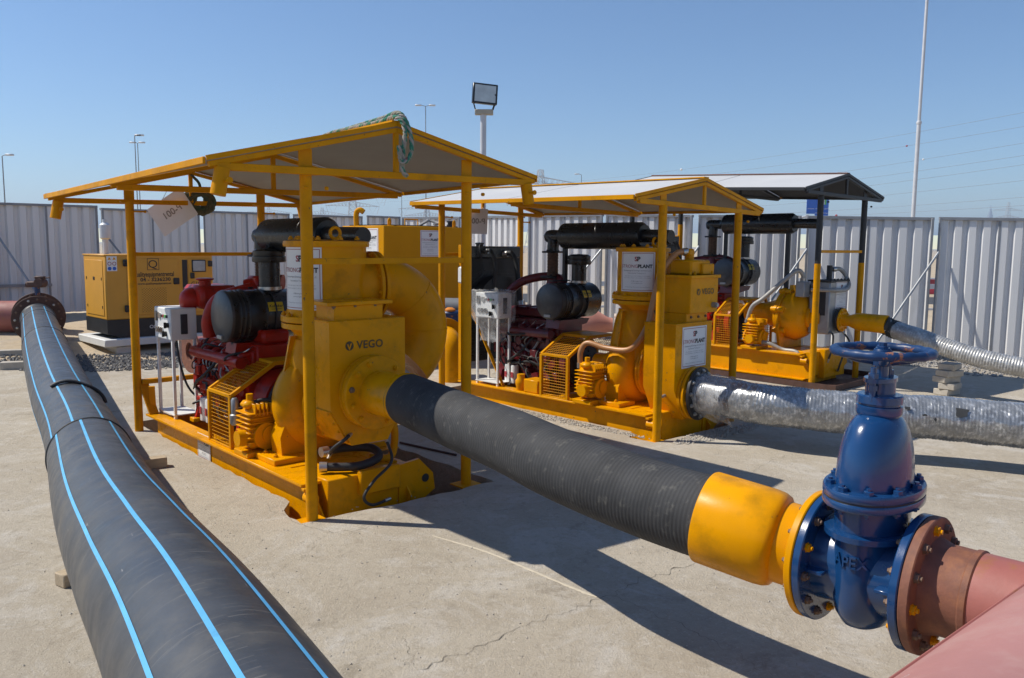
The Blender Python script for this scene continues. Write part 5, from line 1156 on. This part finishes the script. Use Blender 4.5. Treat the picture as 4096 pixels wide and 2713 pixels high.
# ------------------------------------------------------------------ block supports under the far hose
def block(p, rz, l, w, h, z, label):
    o = MB().box(-l / 2, l / 2, -w / 2, w / 2, 0, h, .008).build('concrete_block', BRICK); o.location = (p[0], p[1], z); o.rotation_euler = (0, 0, rz); return tag(o, label, 'block', 'stacked blocks under the corrugated hose')
bp_ = V(6.03, 11.18, 0); names = ['lowest', 'second lowest', 'middle', 'second highest', 'topmost']
for i in range(5):
    block(bp_ + V(.02 * math.sin(i * 2.1), .02 * math.cos(i * 3), 0), R(30 + 14 * math.sin(i * 1.9)), .30, .21, .085, i * .088, 'grey block under the corrugated hose, %s of its stack' % names[i])
pot = thing('pot_support', 'cream pot standing upside down under the corrugated hose', 'pot', (6.86, 10.55, 0))
MB().lathe((0, 0, 0), (0, 0, 1), [(0, .13), (.02, .135), (.20, .12), (.21, .16), (.25, .16), (.255, .10)], 32).build('pot_body', CREAM, pot)
o = MB().box(-.12, .12, -.06, .06, 0, .09, .006).build('timber_block', WOOD); o.location = (6.86, 10.55, .256); o.rotation_euler = (0, 0, .4); tag(o, 'timber block resting on the cream pot under the hose', 'timber block')

# ------------------------------------------------------------------ blue gate valve
GV = thing('gate_valve', 'glossy blue gate valve with handwheel between the black hose and the rusty pipe', 'valve', (VC.x, VC.y, 0), math.atan2(va.y, va.x))
z = VC.z
b = MB(); b.ring((-.20, 0, z), (1, 0, 0), .15, .262, .032, 56); b.build('inlet_flange', BLUEV, GV)
b = MB(); b.ring((.168, 0, z), (1, 0, 0), .15, .262, .032, 56); b.build('outlet_flange', BLUEV, GV)
b = MB(); b.lathe((-.17, 0, z), (1, 0, 0), [(0, .17), (.05, .165), (.12, .175), (.22, .175), (.29, .165), (.34, .17)], 44); b.build('waterway', BLUEV, GV)
# body barrel: rounded oval cylinder standing on end
b = MB(); b.lathe((0, 0, z - .235), (0, 0, 1), [(0, .03), (.012, .09), (.035, .14), (.08, .175), (.15, .195), (.26, .20), (.36, .195), (.40, .195)], 56, sx=.62, sy=1., ref=(1, 0, 0)); body = b.build('valve_body', BLUEV, GV, sharp=60)
b = MB(); raised_text(b, 'APEX', lambda u, v, n: V(u, -(.2 + n) * math.sqrt(max(.05, 1 - (u / .124) ** 2)), z + .075 + v), 0, 0, .068, .012, .007, .82)
b.build('cast_lettering', BLUEV, body, recalc=False)
for s in (-1, 1):
    b = MB(); b.prism([(.10, -.03), (.17, -.09), (.17, .09), (.10, .03)], (0, -.012, z), (s, 0, 0), (0, 1, 0), (0, 0, .014)); b.box(min(s * .10, s * .17), max(s * .10, s * .17), -.21, -.06, z - .008, z + .008, .003); b.build('flange_rib', BLUEV, GV)
b = MB(); b.lathe((0, 0, z + .155), (0, 0, 1), [(0, .20), (.004, .225), (.026, .225), (.03, .20)], 56, sx=.74, sy=1.0, ref=(1, 0, 0)); b.build('body_collar', BLUEV, GV)
def ovalflange(z0, h, name):
    b = MB(); prof = [(0, .5), (0, .985), (.006, 1.), (h - .006, 1.), (h, .985), (h, .5)]
    b.lathe((0, 0, z0), (0, 0, 1), prof, 56, True, .175, .255, (1, 0, 0)); return b.build(name, BLUEV, GV)
MB().lathe((0, 0, z + .18), (0, 0, 1), [(0, .195), (.13, .195)], 48, sx=.66, sy=1., ref=(1, 0, 0)).build('body_neck', BLUEV, GV)
ovalflange(z + .285, .030, 'body_top_flange'); bfl = ovalflange(z + .322, .032, 'bonnet_flange')
MB().lathe((0, 0, z + .313), (0, 0, 1), [(0, 1.), (.01, 1.)], 48, sx=.170, sy=.250, ref=(1, 0, 0)).build('gasket', RUB, GV)
for i in range(10):
    q = 2 * math.pi * i / 10 + .1; bolt(bfl, (.150 * math.cos(q), .225 * math.sin(q), z + .354), (0, 0, 1), BLUEV, .017); bolt(bfl, (.150 * math.cos(q), .225 * math.sin(q), z + .285), (0, 0, -1), BLUEV, .014)
prof = [(0, 1.)] + [(.28 * math.sin(a) * 1.0, .32 + .68 * math.cos(a) ** .8) for a in [R(q) for q in (10, 20, 30, 40, 50, 58, 66, 73, 79, 84)]] + [(.285, .33)]
b = MB(); b.lathe((0, 0, z + .348), (0, 0, 1), prof, 56, False, .132, .205, (1, 0, 0)); b.build('bonnet', BLUEV, GV, sharp=60)
zb = z + .345 + .28
b = MB(); b.lathe((0, 0, zb - .02), (0, 0, 1), [(0, .06), (.02, .082), (.03, .085), (.055, .085), (.058, .075), (.064, .075), (.067, .085), (.095, .085), (.10, .08), (.10, .055), (.15, .055)], 40); b.build('stuffing_box', BLUEV, GV)
b = MB(); b.lathe((0, 0, zb + .13), (0, 0, 1), [(0, .05), (.0, 1.), (.016, 1.), (.016, .05)], 40, False, .055, .092, (1, 0, 0)); b.build('gland_plate', BLUEV, GV)
for s in (-1, 1):
    b = MB(); b.cyl((s * 0, s * .074, zb + .06), (0, s * .074, zb + .19), .012, n=12); b.lathe((0, s * .074, zb + .145), (0, 0, 1), [(0, .02), (.022, .02)], 6); b.lathe((0, s * .074, zb + .10), (0, 0, 1), [(0, .018), (.02, .018)], 6); b.build('gland_stud', BLUEV, GV)
b = MB(); b.cyl((0, 0, zb + .1), (0, 0, zb + .26), .026, n=20); b.build('stem', BLUEV, GV)
zw = zb + .245
wheel = [(.174 * math.cos(a), .174 * math.sin(a), zw) for a in [i * 2 * math.pi / 72 for i in range(72)]]
b = MB(); b.tube(wheel, .0165, 14, closed=True, wob=lambda i, a: 1 + .14 * (1 if (i % 4) < 2 else 0)); hw = b.build('handwheel', BLUEW, GV)
b = MB(); b.lathe((0, 0, zw - .055), (0, 0, 1), [(0, .035), (.05, .038), (.065, .03)], 20); b.build('hub', BLUEW, hw)
for i in range(4):
    q = R(25) + i * math.pi / 2; c, s = math.cos(q), math.sin(q); b = MB(); b.tube(catmull([(c * .02, s * .02, zw - .04), (c * .09, s * .09, zw - .03), (c * .15, s * .15, zw - .008), (c * .172, s * .172, zw)], 5), [.016] * 16, 10); b.build('spoke', BLUEW, hw)
MB().lathe((0, 0, zw), (0, 0, 1), [(0, .022), (.02, .022), (.022, .016), (.035, .016)], 6).build('wheel_nut', BLUEW, hw)
for s in (-1, 1):
    for i in range(12):
        q = .1 + i * math.pi / 6; bolt(GV, (s * .168, math.cos(q) * .222, z + math.sin(q) * .222), (-s, 0, 0), RUSTB if (i + s) % 4 else YEL, .0155)

# ------------------------------------------------------------------ rusty branch and red manifold
BR = thing('branch_pipe', 'rusty brown flanged pipe stub right of the blue valve', 'pipe', (VR.x, VR.y, 0), math.atan2(va.y, va.x))
b = MB(); b.ring((.004, 0, z), (1, 0, 0), .15, .262, .036, 56); bfl2 = b.build('rusty_flange', RUST, BR)
b = MB(); b.lathe((.03, 0, z), (1, 0, 0), [(0, .19), (.05, .172), (.14, .170), (.145, .176), (.165, .176), (.17, .17)], 48); b.build('rusty_neck', RUST, BR)
b = MB(); b.lathe((.195, 0, z), (1, 0, 0), [(0, .169), (.55, .169)], 48); b.build('pipe_barrel', OXIDE, BR)
b = MB(); b.ring((-.003, 0, z), (1, 0, 0), .12, .25, .006, 40, .001); b.build('gasket', RUB, BR)
for i in range(12):
    q = .1 + i * math.pi / 6; bolt(bfl2, (.04, math.cos(q) * .222, z + math.sin(q) * .222), (1, 0, 0), YEL if i % 3 == 0 else RUSTB, .0165)
MD = V(math.cos(R(40)), math.sin(R(40)), 0); MCn = V(2.05, 2.44, .72)
MP = thing('manifold_pipe', 'large red oxide manifold pipe in the lower right corner', 'pipe', (MCn.x, MCn.y, 0))
b = MB(); b.tube([MCn - MD * 4.0, MCn + MD * 3.0], .38, 72); b.build('pipe_barrel', PINKP, MP, world=True)
b = MB(); b.tube([MCn - MD * 4.0 + V(-.19, .226, .24) , MCn + MD * 3. + V(-.19, .226, .24)], .006, 6); b.build('weld_seam', OXIDE, MP, world=True)

# ------------------------------------------------------------------ yellow tank, pipes and fittings behind the pumps
TK = thing('yellow_tank', 'large yellow water tank with two company signs behind the near pump set', 'tank', (-2.27, 14.5, 0), R(45))
MB().box(0, 2.1, 0, 1.3, .85, 2.33, .012).build('tank_body', TANKY, TK)
MB().box(.1, 2.0, .1, 1.2, .0, .85, .01).build('support_frame', YELD, TK)
for x in (.02, 1.98):
    for y in (.02, 1.18): MB().box(x, x + .1, y, y + .1, .1, .85).build('leg', YELD, TK)
MB().box(.1, 1.9, .2, 1.2, 2.33, 2.352).build('lid_plate', BLKM, TK)
company_sign(TK, flatmap((-.001, .46, 2.05), (0, -1, 0), (0, 0, 1)), .60, .46)
company_sign(TK, flatmap((1.05, -.001, 2.02), (1, 0, 0), (0, 0, 1)), .46, .48)
b = MB(); b.tube(catmull([(.05, .9, 2.3), (.05, .9, 2.56), (.10, .85, 2.62), (.14, .80, 2.58)], 6), .05, 16); b.build('breather', TANKY, TK)
for x in (.18, 1.7): b = MB(); b.tube(catmull([(x, .1, 2.33), (x, .1, 2.42), (x + .02, .1, 2.45), (x + .04, .1, 2.42), (x + .04, .1, 2.33)], 5), .018, 10); b.build('lifting_eye', YELD, TK)
b = MB(); b.tube([(.70, .3, 2.33), (.70, .3, 2.46), (1.0, .3, 2.46), (1.0, .3, 2.33)], .014, 8); b.build('hand_rail', TANKY, TK)
b = MB(); b.lathe((1.88, .4, 2.33), (0, 0, 1), [(0, .07), (.06, .07), (.06, .05), (.10, .05), (.10, .07), (.13, .07)], 20); b.build('filler_cap', BLKM, TK)
b = MB(); b.tube(catmull([(1.2, .5, 2.36), (1.3, .4, 2.44), (1.42, .5, 2.46), (1.5, .3, 2.40), (1.35, .25, 2.38)], 6), .025, 8); b.build('coiled_line', SGRY, TK)
rp = thing('red_steel_pipe', 'red steel pipe with rusty open end lying behind the near pump engine', 'pipe', (-4.3, 10.8, 0))
b = MB(); b.tube([(-4.25, 10.85, .56), (-.2, 14.9, .56)], .19, 40); b.build('pipe_barrel', OXIDE, rp, world=True)
b = MB(); b.ring((-4.27, 10.83, .56), (-.707, -.707, 0), .12, .29, .03, 40); b.build('end_flange', RUST, rp, world=True)
o = MB().box(-.18, .18, -.12, .12, 0, .36, .01).build('concrete_block', BRICK); o.location = (-3.95, 11.1, 0); o.rotation_euler = (0, 0, .8); tag(o, 'grey concrete block under the red pipe end behind the near control panel', 'block')
# salmon coloured reducer and yellow flange beyond the middle pump set
sp_ = thing('pipe_reducer', 'salmon coloured steel pipe reducer lying behind the middle pump set', 'pipe', (1.9, 14.2, 0))
b = MB(); b.lathe((.24, 14.6, .62), V(1, -.12, 0), [(0, .14), (.75, .14), (.8, .20), (.95, .26), (1.25, .26), (1.45, .14), (1.55, .12)], 36); b.build('reducer_body', SALM, sp_, world=True)
b = MB(); b.ring((1.80, 14.41, .62), (1, -.12, 0), .09, .20, .04, 32); b.build('white_flange', mat('worn_white_flange', (.6, .5, .42), .7, col2=(.3, .14, .08), c2lo=.5, c2hi=.6, c2scale=9), sp_, world=True)
b = MB(); b.lathe((1.84, 14.4, .62), V(1, -.12, 0), [(0, .10), (.12, .10), (.2, .16), (.3, .16)], 24); b.cyl((1.94, 14.4, .7), (1.94, 14.4, 1.05), .03); b.build('valve_end', GRYP, sp_, world=True)
b = MB(); b.tube([(1.94 + .17 * math.cos(a), 14.4 + .17 * math.sin(a), 1.05) for a in [i * 2 * math.pi / 28 for i in range(28)]], .012, 8, closed=True)
for a in (0, 1.57): b.tube([(1.94 - .17 * math.cos(a), 14.4 - .17 * math.sin(a), 1.05), (1.94 + .17 * math.cos(a), 14.4 + .17 * math.sin(a), 1.05)], .01, 6)
b.build('handwheel', BLUEW, sp_, world=True)
yp = thing('yellow_pipe_end', 'small yellow flanged pipe end behind the middle pump neck', 'pipe', (2.5, 13.2, 0))
b = MB(); b.lathe((2.12, 13.4, .60), V(-.6, -.8, 0), [(0, .11), (.5, .11)], 28); b.build('pipe_barrel', YEL, yp, world=True)
b = MB(); b.ring((1.85, 13.05, .60), V(-.6, -.8, 0), .07, .2, .035, 32); f = b.build('end_flange', YEL, yp, world=True)
for i in range(6): q = i * math.pi / 3; s6, u6, _ = frame(V(-.6, -.8, 0)); bolt(f, V(1.83, 13.02, .6) + (s6 * math.cos(q) + u6 * math.sin(q)) * .15, (-.6, -.8, 0), RUSTB, .015, world=True)
ye = thing('yellow_elbow', 'yellow flanged pipe bend standing behind the near shelter right leg', 'pipe', (-.92, 12.0, 0))
b = MB(); b.tube(catmull([(-1.15, 12.6, .62), (-.98, 12.2, .62), (-.9, 12.0, .52), (-.88, 11.95, .25), (-.88, 11.95, .0)], 8), .17, 32); b.build('bend', YEL, ye, world=True)
b = MB(); b.ring((-1.0, 12.25, .62), (.35, -.93, 0), .14, .29, .04, 40); f = b.build('bend_flange', YEL, ye, world=True)
bb = thing('blue_pump_box', 'small blue motor box with orange cap below the yellow tank', 'motor', (-1.0, 13.4, 0))
b = MB(); b.box(-1.15, -.85, 13.3, 13.6, .60, .92, .03); b.build('motor_body', BLUEW, bb, world=True)
b = MB(); b.lathe((-1.02, 13.4, .92), (0, 0, 1), [(0, .09), (.03, .09), (.06, .04)], 20); b.build('orange_cap', mat('orange_cap', (.6, .2, .02), .5), bb, world=True)
b = MB(); b.box(-1.2, -.8, 13.25, 13.65, .0, .60, .01); b.build('stand', YELD, bb, world=True)
gp = thing('grey_pipe', 'grey plastic pipe running under the yellow tank towards the middle pump set', 'pipe', (-1., 13.9, 0))
b = MB(); b.tube([(-2.4, 14.0, .95), (.2, 13.6, .95)], .16, 28); b.build('pipe_barrel', mat('grey_plastic', (.16, .165, .17), .5), gp, world=True)
for q in (-2.0, 0.): MB().box(q - .08, q + .08, 13.75, 13.95, 0, .82, .01).build('support', BRICK, gp, world=True)
# loose bar on the slab behind the near hose
b = MB(); p0, p1 = gpx(925, 1026), gpx(1055, 1055); b.tube([p0 + V(0, 0, .012), p1 + V(0, 0, .012)], .011, 8); lb = thing('steel_bar', 'thin dark steel bar lying on the slab behind the near black hose', 'bar', (p0.x, p0.y, 0)); b.build('bar', RUSTD, lb, world=True)

# ------------------------------------------------------------------ floodlight, lamp posts, road sign, pylons, skyline
FLt = thing('floodlight', 'floodlight on a grey pole rising behind the near shelter roof', 'floodlight', (-.62, 17, 0))
b = MB(); b.tube([(0, 0, -.2), (0, 0, 4.62)], .062, 24); b.build('pole', POLE, FLt)
MB().box(-.17, .2, -.08, .08, 4.62, 4.72, .008).build('head_plate', mat('tan_plate', (.42, .38, .30), .7), FLt)
b = MB(); b.tube([(-.16, 0, 4.72), (-.20, -.02, 4.86), (-.2, -.04, 5.02)], .014, 8); b.tube([(.19, 0, 4.72), (.24, -.02, 4.86), (.24, -.04, 5.02)], .02, 8); b.build('yoke', BLKM, FLt)
tl = R(4); c = V(.03, -.05, 5.02); U_ = V(.97, .25, -.06).normalized(); Wv = V(.05, .05, 1).normalized(); N_ = U_.cross(Wv).normalized()
b = MB(); b.obox(c, U_ * .255, Wv * .20, N_ * .05, .01); hd_ = b.build('housing', BLK, FLt)
b = MB(); q = c - N_ * .05; b.add([q + U_ * sx * .24 + Wv * sy * .19 for sx, sy in ((-1, -1), (1, -1), (1, 1), (-1, 1))] + [q - N_ * .14 + U_ * sx * .15 + Wv * sy * .12 for sx, sy in ((-1, -1), (1, -1), (1, 1), (-1, 1))], [(0, 1, 2, 3), (4, 7, 6, 5), (0, 4, 5, 1), (1, 5, 6, 2), (2, 6, 7, 3), (3, 7, 4, 0)]); b.build('reflector_box', BLK, FLt)
MB().obox(c + N_ * .052, U_ * .215, Wv * .165, N_ * .004).build('lamp_glass', LAMPG, FLt)

def lamp_post(u, D, ztop, arms, label, r=.09, side=1):
    p = pxdir(u, D, -1.2); T = thing('lamp_post', label, 'lamp post', p, 0, 'tall lamp posts beyond the fence')
    h = ztop + 1.2; MB().tube([(0, 0, 0), (0, 0, h)], [r, r * .6], 12).build('pole', POST, T)
    for (dz, dx) in arms:
        b = MB(); b.tube([(0, 0, h + dz), (dx, 0, h + dz + .15)], r * .45, 8); b.build('arm', POST, T)
        MB().box(min(dx, dx + .9 * (1 if dx > 0 else -1)), max(dx, dx + .9 * (1 if dx > 0 else -1)), -.2, .2, h + dz + .05, h + dz + .25, .05).build('lantern', POLE, T)
def zat(v, D, u=1184): return 2 + (567.3 + (u - 1184) * .00864 - v) / 1894.5 * D
lamp_post(30, 95, zat(366, 95, 30), [(0, .4)], 'short distant lamp post at the far left edge of the sky')
lamp_post(331, 110, zat(322, 110, 331), [(0, .3), (-.0, 0.05)], 'double lamp post above the generator')
lamp_post(337, 125, zat(338, 125, 337), [(0, .2), (0, -.3)], 'shorter lamp post just right of the double one')
lamp_post(986, 120, zat(256, 120, 986), [(0, .5), (0, -.6)], 'tall twin headed lamp post between the near roof and the floodlight')
lamp_post(931, 160, zat(447, 160, 931), [(0, .3)], 'small lamp post seen under the near roof edge')
lamp_post(1338, 170, zat(408, 170, 1338), [(0, -.5)], 'small lamp post above the middle shelter roof')
lamp_post(697 + 8, 150, zat(487, 150, 700), [(0, .6)], 'tiny lamp post peeping over the fence by the near shelter leg')
BP = thing('mast', 'tall pale tapered mast rising out of the top right of the picture', 'mast', pxdir(2093, 40, -1.2))
MB().tube([(0, 0, 0), (0, 0, 9.2)], .095, 20).build('lower_pole', POLE, BP); MB().tube([(0, 0, 9.2), (.02, 0, 20)], [.075, .065], 20).build('upper_pole', POLE, BP); MB().lathe((0, 0, 9.1), (0, 0, 1), [(0, .095), (.02, .12), (.12, .12), (.16, .08)], 20).build('joint_collar', POLE, BP)

RS = thing('road_sign', 'blue bilingual road direction sign behind the far shelter', 'sign', pxdir(1872, 120, 0)); rc = pxdir(1872, 120, 0)
k = 120 / 1894.5
def rsz(v): return zat(v, 120, 1872)
def board(u0, u1, v0, v1, off):
    x0, x1 = (u0 - 1872) * k, (u1 - 1872) * k
    return MB().box(x0, x1, -.06 - off, 0 - off, rsz(v1), rsz(v0), .02).build('sign_panel', BLUES, RS), flatmap(((x0 + x1) / 2, -.062 - off, (rsz(v0) + rsz(v1)) / 2), (1, 0, 0), (0, 0, 1)), (x1 - x0), rsz(v0) - rsz(v1)
pa, ma, wa, ha = board(1849, 1869, 438, 496, .1); pb, mb_, wb, hb = board(1869, 1900, 457, 500, 0)
b = MB(); put_text(b, 'Al Khail Rd', ma, 0, -.30 * ha, .20, .01, off=.005); put_text(b, '\ufede\ufef4\ufea8\ufedf\ufe8d \ufed6\ufef3\ufeae\ufec3', ma, 0, .12 * ha, .26, .01, off=.005); put_text(b, '(South)', ma, 0, .28 * ha, .2, .01, off=.005); b.build('lettering', SIGNW, pa, recalc=False)
b = MB(); rect_on(b, ma, -.35, .35, .33 * ha, .47 * ha, .004); b.build('exit_symbol', GRNS, pa, recalc=False)
b = MB(); put_text(b, 'Sh Mohammed Bin Zayed', mb_, 0, -.36 * hb, .19, .01, off=.005); put_text(b, '\ufeaa\ufef3\ufe8d\ufeaf \ufee6\ufe91 \ufeaa\ufee4\ufea4\ufee3 \ufea6\ufef4\ufeb8\ufedf\ufe8d', mb_, 0, -.12 * hb, .24, .01, off=.005); rect_on(b, mb_, .1, .35, .08 * hb, .44 * hb, .004); b.build('lettering', SIGNW, pb, recalc=False)
b = MB(); rect_on(b, mb_, .38, .62, .08 * hb, .44 * hb, .004); b.build('exit_symbol', GRNS, pb, recalc=False)
b = MB(); b.tube(catmull([(-2.6, 0, -1.2), (-2.6, 0, 4.5), (-2.5, 0, 5.6), (-2.1, 0, 6.3), (-1.4, 0, 6.5)], 8), .16, 12); b.tube(catmull([(2.4, 0, -1.2), (2.4, 0, 4.), (2.2, 0, 5.4), (1.6, 0, 5.9)], 8), .16, 12); b.build('gantry_tube', POLE, RS)
b = MB(); rect = V(0, 0, 0); b.box(-1.5, -1.0, -.1, -.04, rsz(510), rsz(498)); b.build('small_panel', SIGNW, RS)

def pylon(p, H, label, yaw=0.):
    T = thing('pylon', label, 'pylon', p, yaw, 'lattice power pylons on the horizon'); b = MB(); r = .11
    def w(z): return 4.2 * (1 - z / H) ** 1.15 + .9
    zs = [H * q for q in (0, .14, .27, .38, .48, .57, .65, .72, .79, .86, .93, 1.)]
    for a, c in zip(zs[:-1], zs[1:]):
        wa_, wc = w(a), w(c)
        for i in range(4):
            s = [(1, 1), (-1, 1), (-1, -1), (1, -1)]; (x0, y0), (x1, y1) = s[i], s[(i + 1) % 4]
            b.tube([(x0 * wa_, y0 * wa_, a), (x0 * wc, y0 * wc, c)], r * 1.3, 4, False)
            b.tube([(x0 * wa_, y0 * wa_, a), (x1 * wc, y1 * wc, c)], r * .7, 4, False); b.tube([(x1 * wa_, y1 * wa_, a), (x0 * wc, y0 * wc, c)], r * .7, 4, False); b.tube([(x0 * wc, y0 * wc, c), (x1 * wc, y1 * wc, c)], r * .6, 4, False)
    b.build('tower', LATT, T)
    for q, L in ((.70, 15.), (.84, 19.)):
        z0 = H * q; b = MB()
        for s in (-1, 1):
            for yy in (-.8, .8):
                b.tube([(0, yy, z0 + 2.6), (s * L, 0, z0)], r, 4, False); b.tube([(s * 1., yy, z0), (s * L, 0, z0)], r, 4, False)
                for i in range(1, 8): f, g = i / 8, (i + .5) / 8; b.tube([(s * L * f, yy * (1 - f), z0), (s * L * g, yy * (1 - g), z0 + 2.6 * (1 - g))], r * .6, 4, False); b.tube([(s * L * f, yy * (1 - f), z0), (s * L * f, yy * (1 - f), z0 + 2.6 * (1 - f))], r * .6, 4, False)
            b.tube([(s * L, 0, z0), (s * (L - 1.5), 0, z0 - 4.5)], r * .8, 4, False); b.tube([(s * (L - 6), 0, z0), (s * (L - 4.), 0, z0 - 4.5), (s * (L - 1.5), 0, z0 - 0.)], r * .6, 4, False)
        b.build('crossarm', LATT, T)
    return T
PY = [(820, 470, 'pylon', 'largest pylon over the fence between the near shelter legs', .3, 436), (628, 700, '', 'small pylon seen below the near roof left of the leg', .3, 478), (742 + 8, 640, '', 'pylon half hidden by the near shelter leg', .3, 482), (988, 560, '', 'pylon left of the middle shelter leg', .2, 468), (1245, 330, '', 'pylon rising behind the near roof right corner', .3, 397), (1500, 800, '', 'distant pylon above the middle muffler', .2, 488), (2308, 900, '', 'tiny pylon above the far right fence panel', .2, 470)]
for (u, D, _, lab, yw, v) in PY: pylon(pxdir(u, D, -1.2), zat(v, D, u) + 1.2, lab, yw)
def wire(a, c, sag, label, r=.035, balls=()):
    T = thing('power_line', label, 'power line', (a.x, a.y, 0), 0, 'overhead power lines'); P = []
    for i in range(41): q = i / 40; p = a.lerp(c, q); p.z -= 4 * sag * q * (1 - q); P.append(p)
    MB().tube(P, r, 4, False).build('cable', POST, T, world=True)
    for q in balls:
        p = a.lerp(c, q); p.z -= 4 * sag * q * (1 - q); b = MB(); b.sphere(p, .22 if p.y < 260 else .4, 14, 8); b.build('marker_ball', PRR if int(q * 100) % 3 == 0 else SIGNW, T, world=True)
def pt(u, v, D): q = pxdir(u, D, 0); q.z = zat(v, D, u); return q
WL = [((2560, 298, 150), (1260, 470, 420), (.16, .30)), ((2560, 330, 150), (1260, 480, 420), (.05,)), ((2560, 352, 150), (1300, 488, 420), ()), ((2560, 395, 160), (1300, 492, 430), (.3,)), ((2560, 440, 170), (1320, 496, 440), (.25, .6)), ((2560, 462, 180), (1320, 500, 450), (.3,)), ((2560, 260, 150), (1230, 440, 400), (.18, .55)), ((2560, 225, 150), (1200, 430, 380), (.17, .52)), ((1240, 400, 330), (820, 440, 470), ()), ((1240, 420, 330), (820, 458, 470), ()), ((1240, 440, 330), (500, 480, 700), ())]
WN = ['fourth', 'fifth', 'sixth', 'seventh', 'eighth', 'lowest', 'third', 'topmost', 'upper', 'middle', 'lower']
for i, (a, c, bl) in enumerate(WL):
    wire(pt(*a), pt(*c), 3., ('%s power line of those sloping down across the right sky' if i < 8 else '%s power line seen between the near and middle shelter roofs') % WN[i], .028, bl)
sk = thing('skyscraper', 'faint stepped tower far off above the right fence panel', 'tower', pxdir(2268, 2600, -1.2))
b = MB(); zs = [0, 60, 84, 100, 112, 122, 130, 141]; 
sc = (zat(476, 2600, 2268)) / 141.
for i, (a, c) in enumerate(zip(zs[:-1], zs[1:])): w_ = (24, 19, 14, 10, 6.5, 3.5, 1.2)[i]; b.cyl((0, 0, a * sc), (0, 0, c * sc), w_ * .8, n=8)
b.build('tower_body', SKYS, sk); b = MB(); b.box(-30, -14, -8, 8, 0, 62 * sc); b.box(16, 34, -8, 8, 0, 48 * sc); b.build('podium_block', SKYS, sk)
# the road beyond the fence
rd = MB().add([(-400, 34, -1.04), (400, 34, -1.04), (400, 52, -1.04), (-400, 52, -1.04)], [(0, 1, 2, 3)]).build('road', ASPH); rd['kind'] = 'structure'
for j, y in enumerate((32., 54.)):
    gr = thing('guard_rail', ('near' if j == 0 else 'far') + ' steel guard rail of the road seen through the fence gaps', 'guard rail', (0, y, 0))
    MB().box(-120, 120, -.03, .03, -.62, -.3, .01).build('rail_beam', POLE, gr)
    for xx in (-36, -24, -12, 0, 12, 24, 36): MB().box(xx, xx + .1, -.02, .08, -1.1, -.3).build('rail_post', POST, gr)
for i, (u, D, c, lab) in enumerate(((474, 56, PRR, 'red'), (2112, 57, PRR, 'red'), (1848, 57, SIGNW, 'white'), (470, 58, SIGNW, 'white'), (2118, 60, SIGNW, 'white'))):
    p = pxdir(u, D, -1.1); T = thing('traffic_barrier', '%s plastic road barrier seen through the %s' % (lab, ('gap right of the generator', 'rightmost fence gap', 'gap behind the far shelter', 'gap right of the generator', 'rightmost fence gap')[i]), 'barrier', p, 0, 'plastic road barriers')
    b = MB(); b.prism([(-.35, 0), (.35, 0), (.3, .25), (.12, .45), (.1, 1.0), (-.1, 1.0), (-.12, .45), (-.3, .25)], (-1.2, 0, 0), (0, 1, 0), (0, 0, 1), (2.4, 0, 0)); b.build('barrier_body', c, T)

# ------------------------------------------------------------------ desert air between the yard and the horizon
hz = bpy.data.materials.new('thin_desert_haze'); hz.use_nodes = True; hn = hz.node_tree.nodes; hn.remove(hn['Principled BSDF'])
pv = hn.new('ShaderNodeVolumePrincipled'); pv.inputs['Color'].default_value = (.70, .84, 1., 1); pv.inputs['Density'].default_value = .00036; pv.inputs['Anisotropy'].default_value = .2
hz.node_tree.links.new(pv.outputs['Volume'], hn['Material Output'].inputs['Volume'])
hzo = MB().box(-9500, 9500, -9500, 9500, -3, 150).build('haze', hz, sharp=10); hzo['kind'] = 'stuff'; hzo['label'] = 'pale blue desert haze in the air'; hzo['category'] = 'haze'
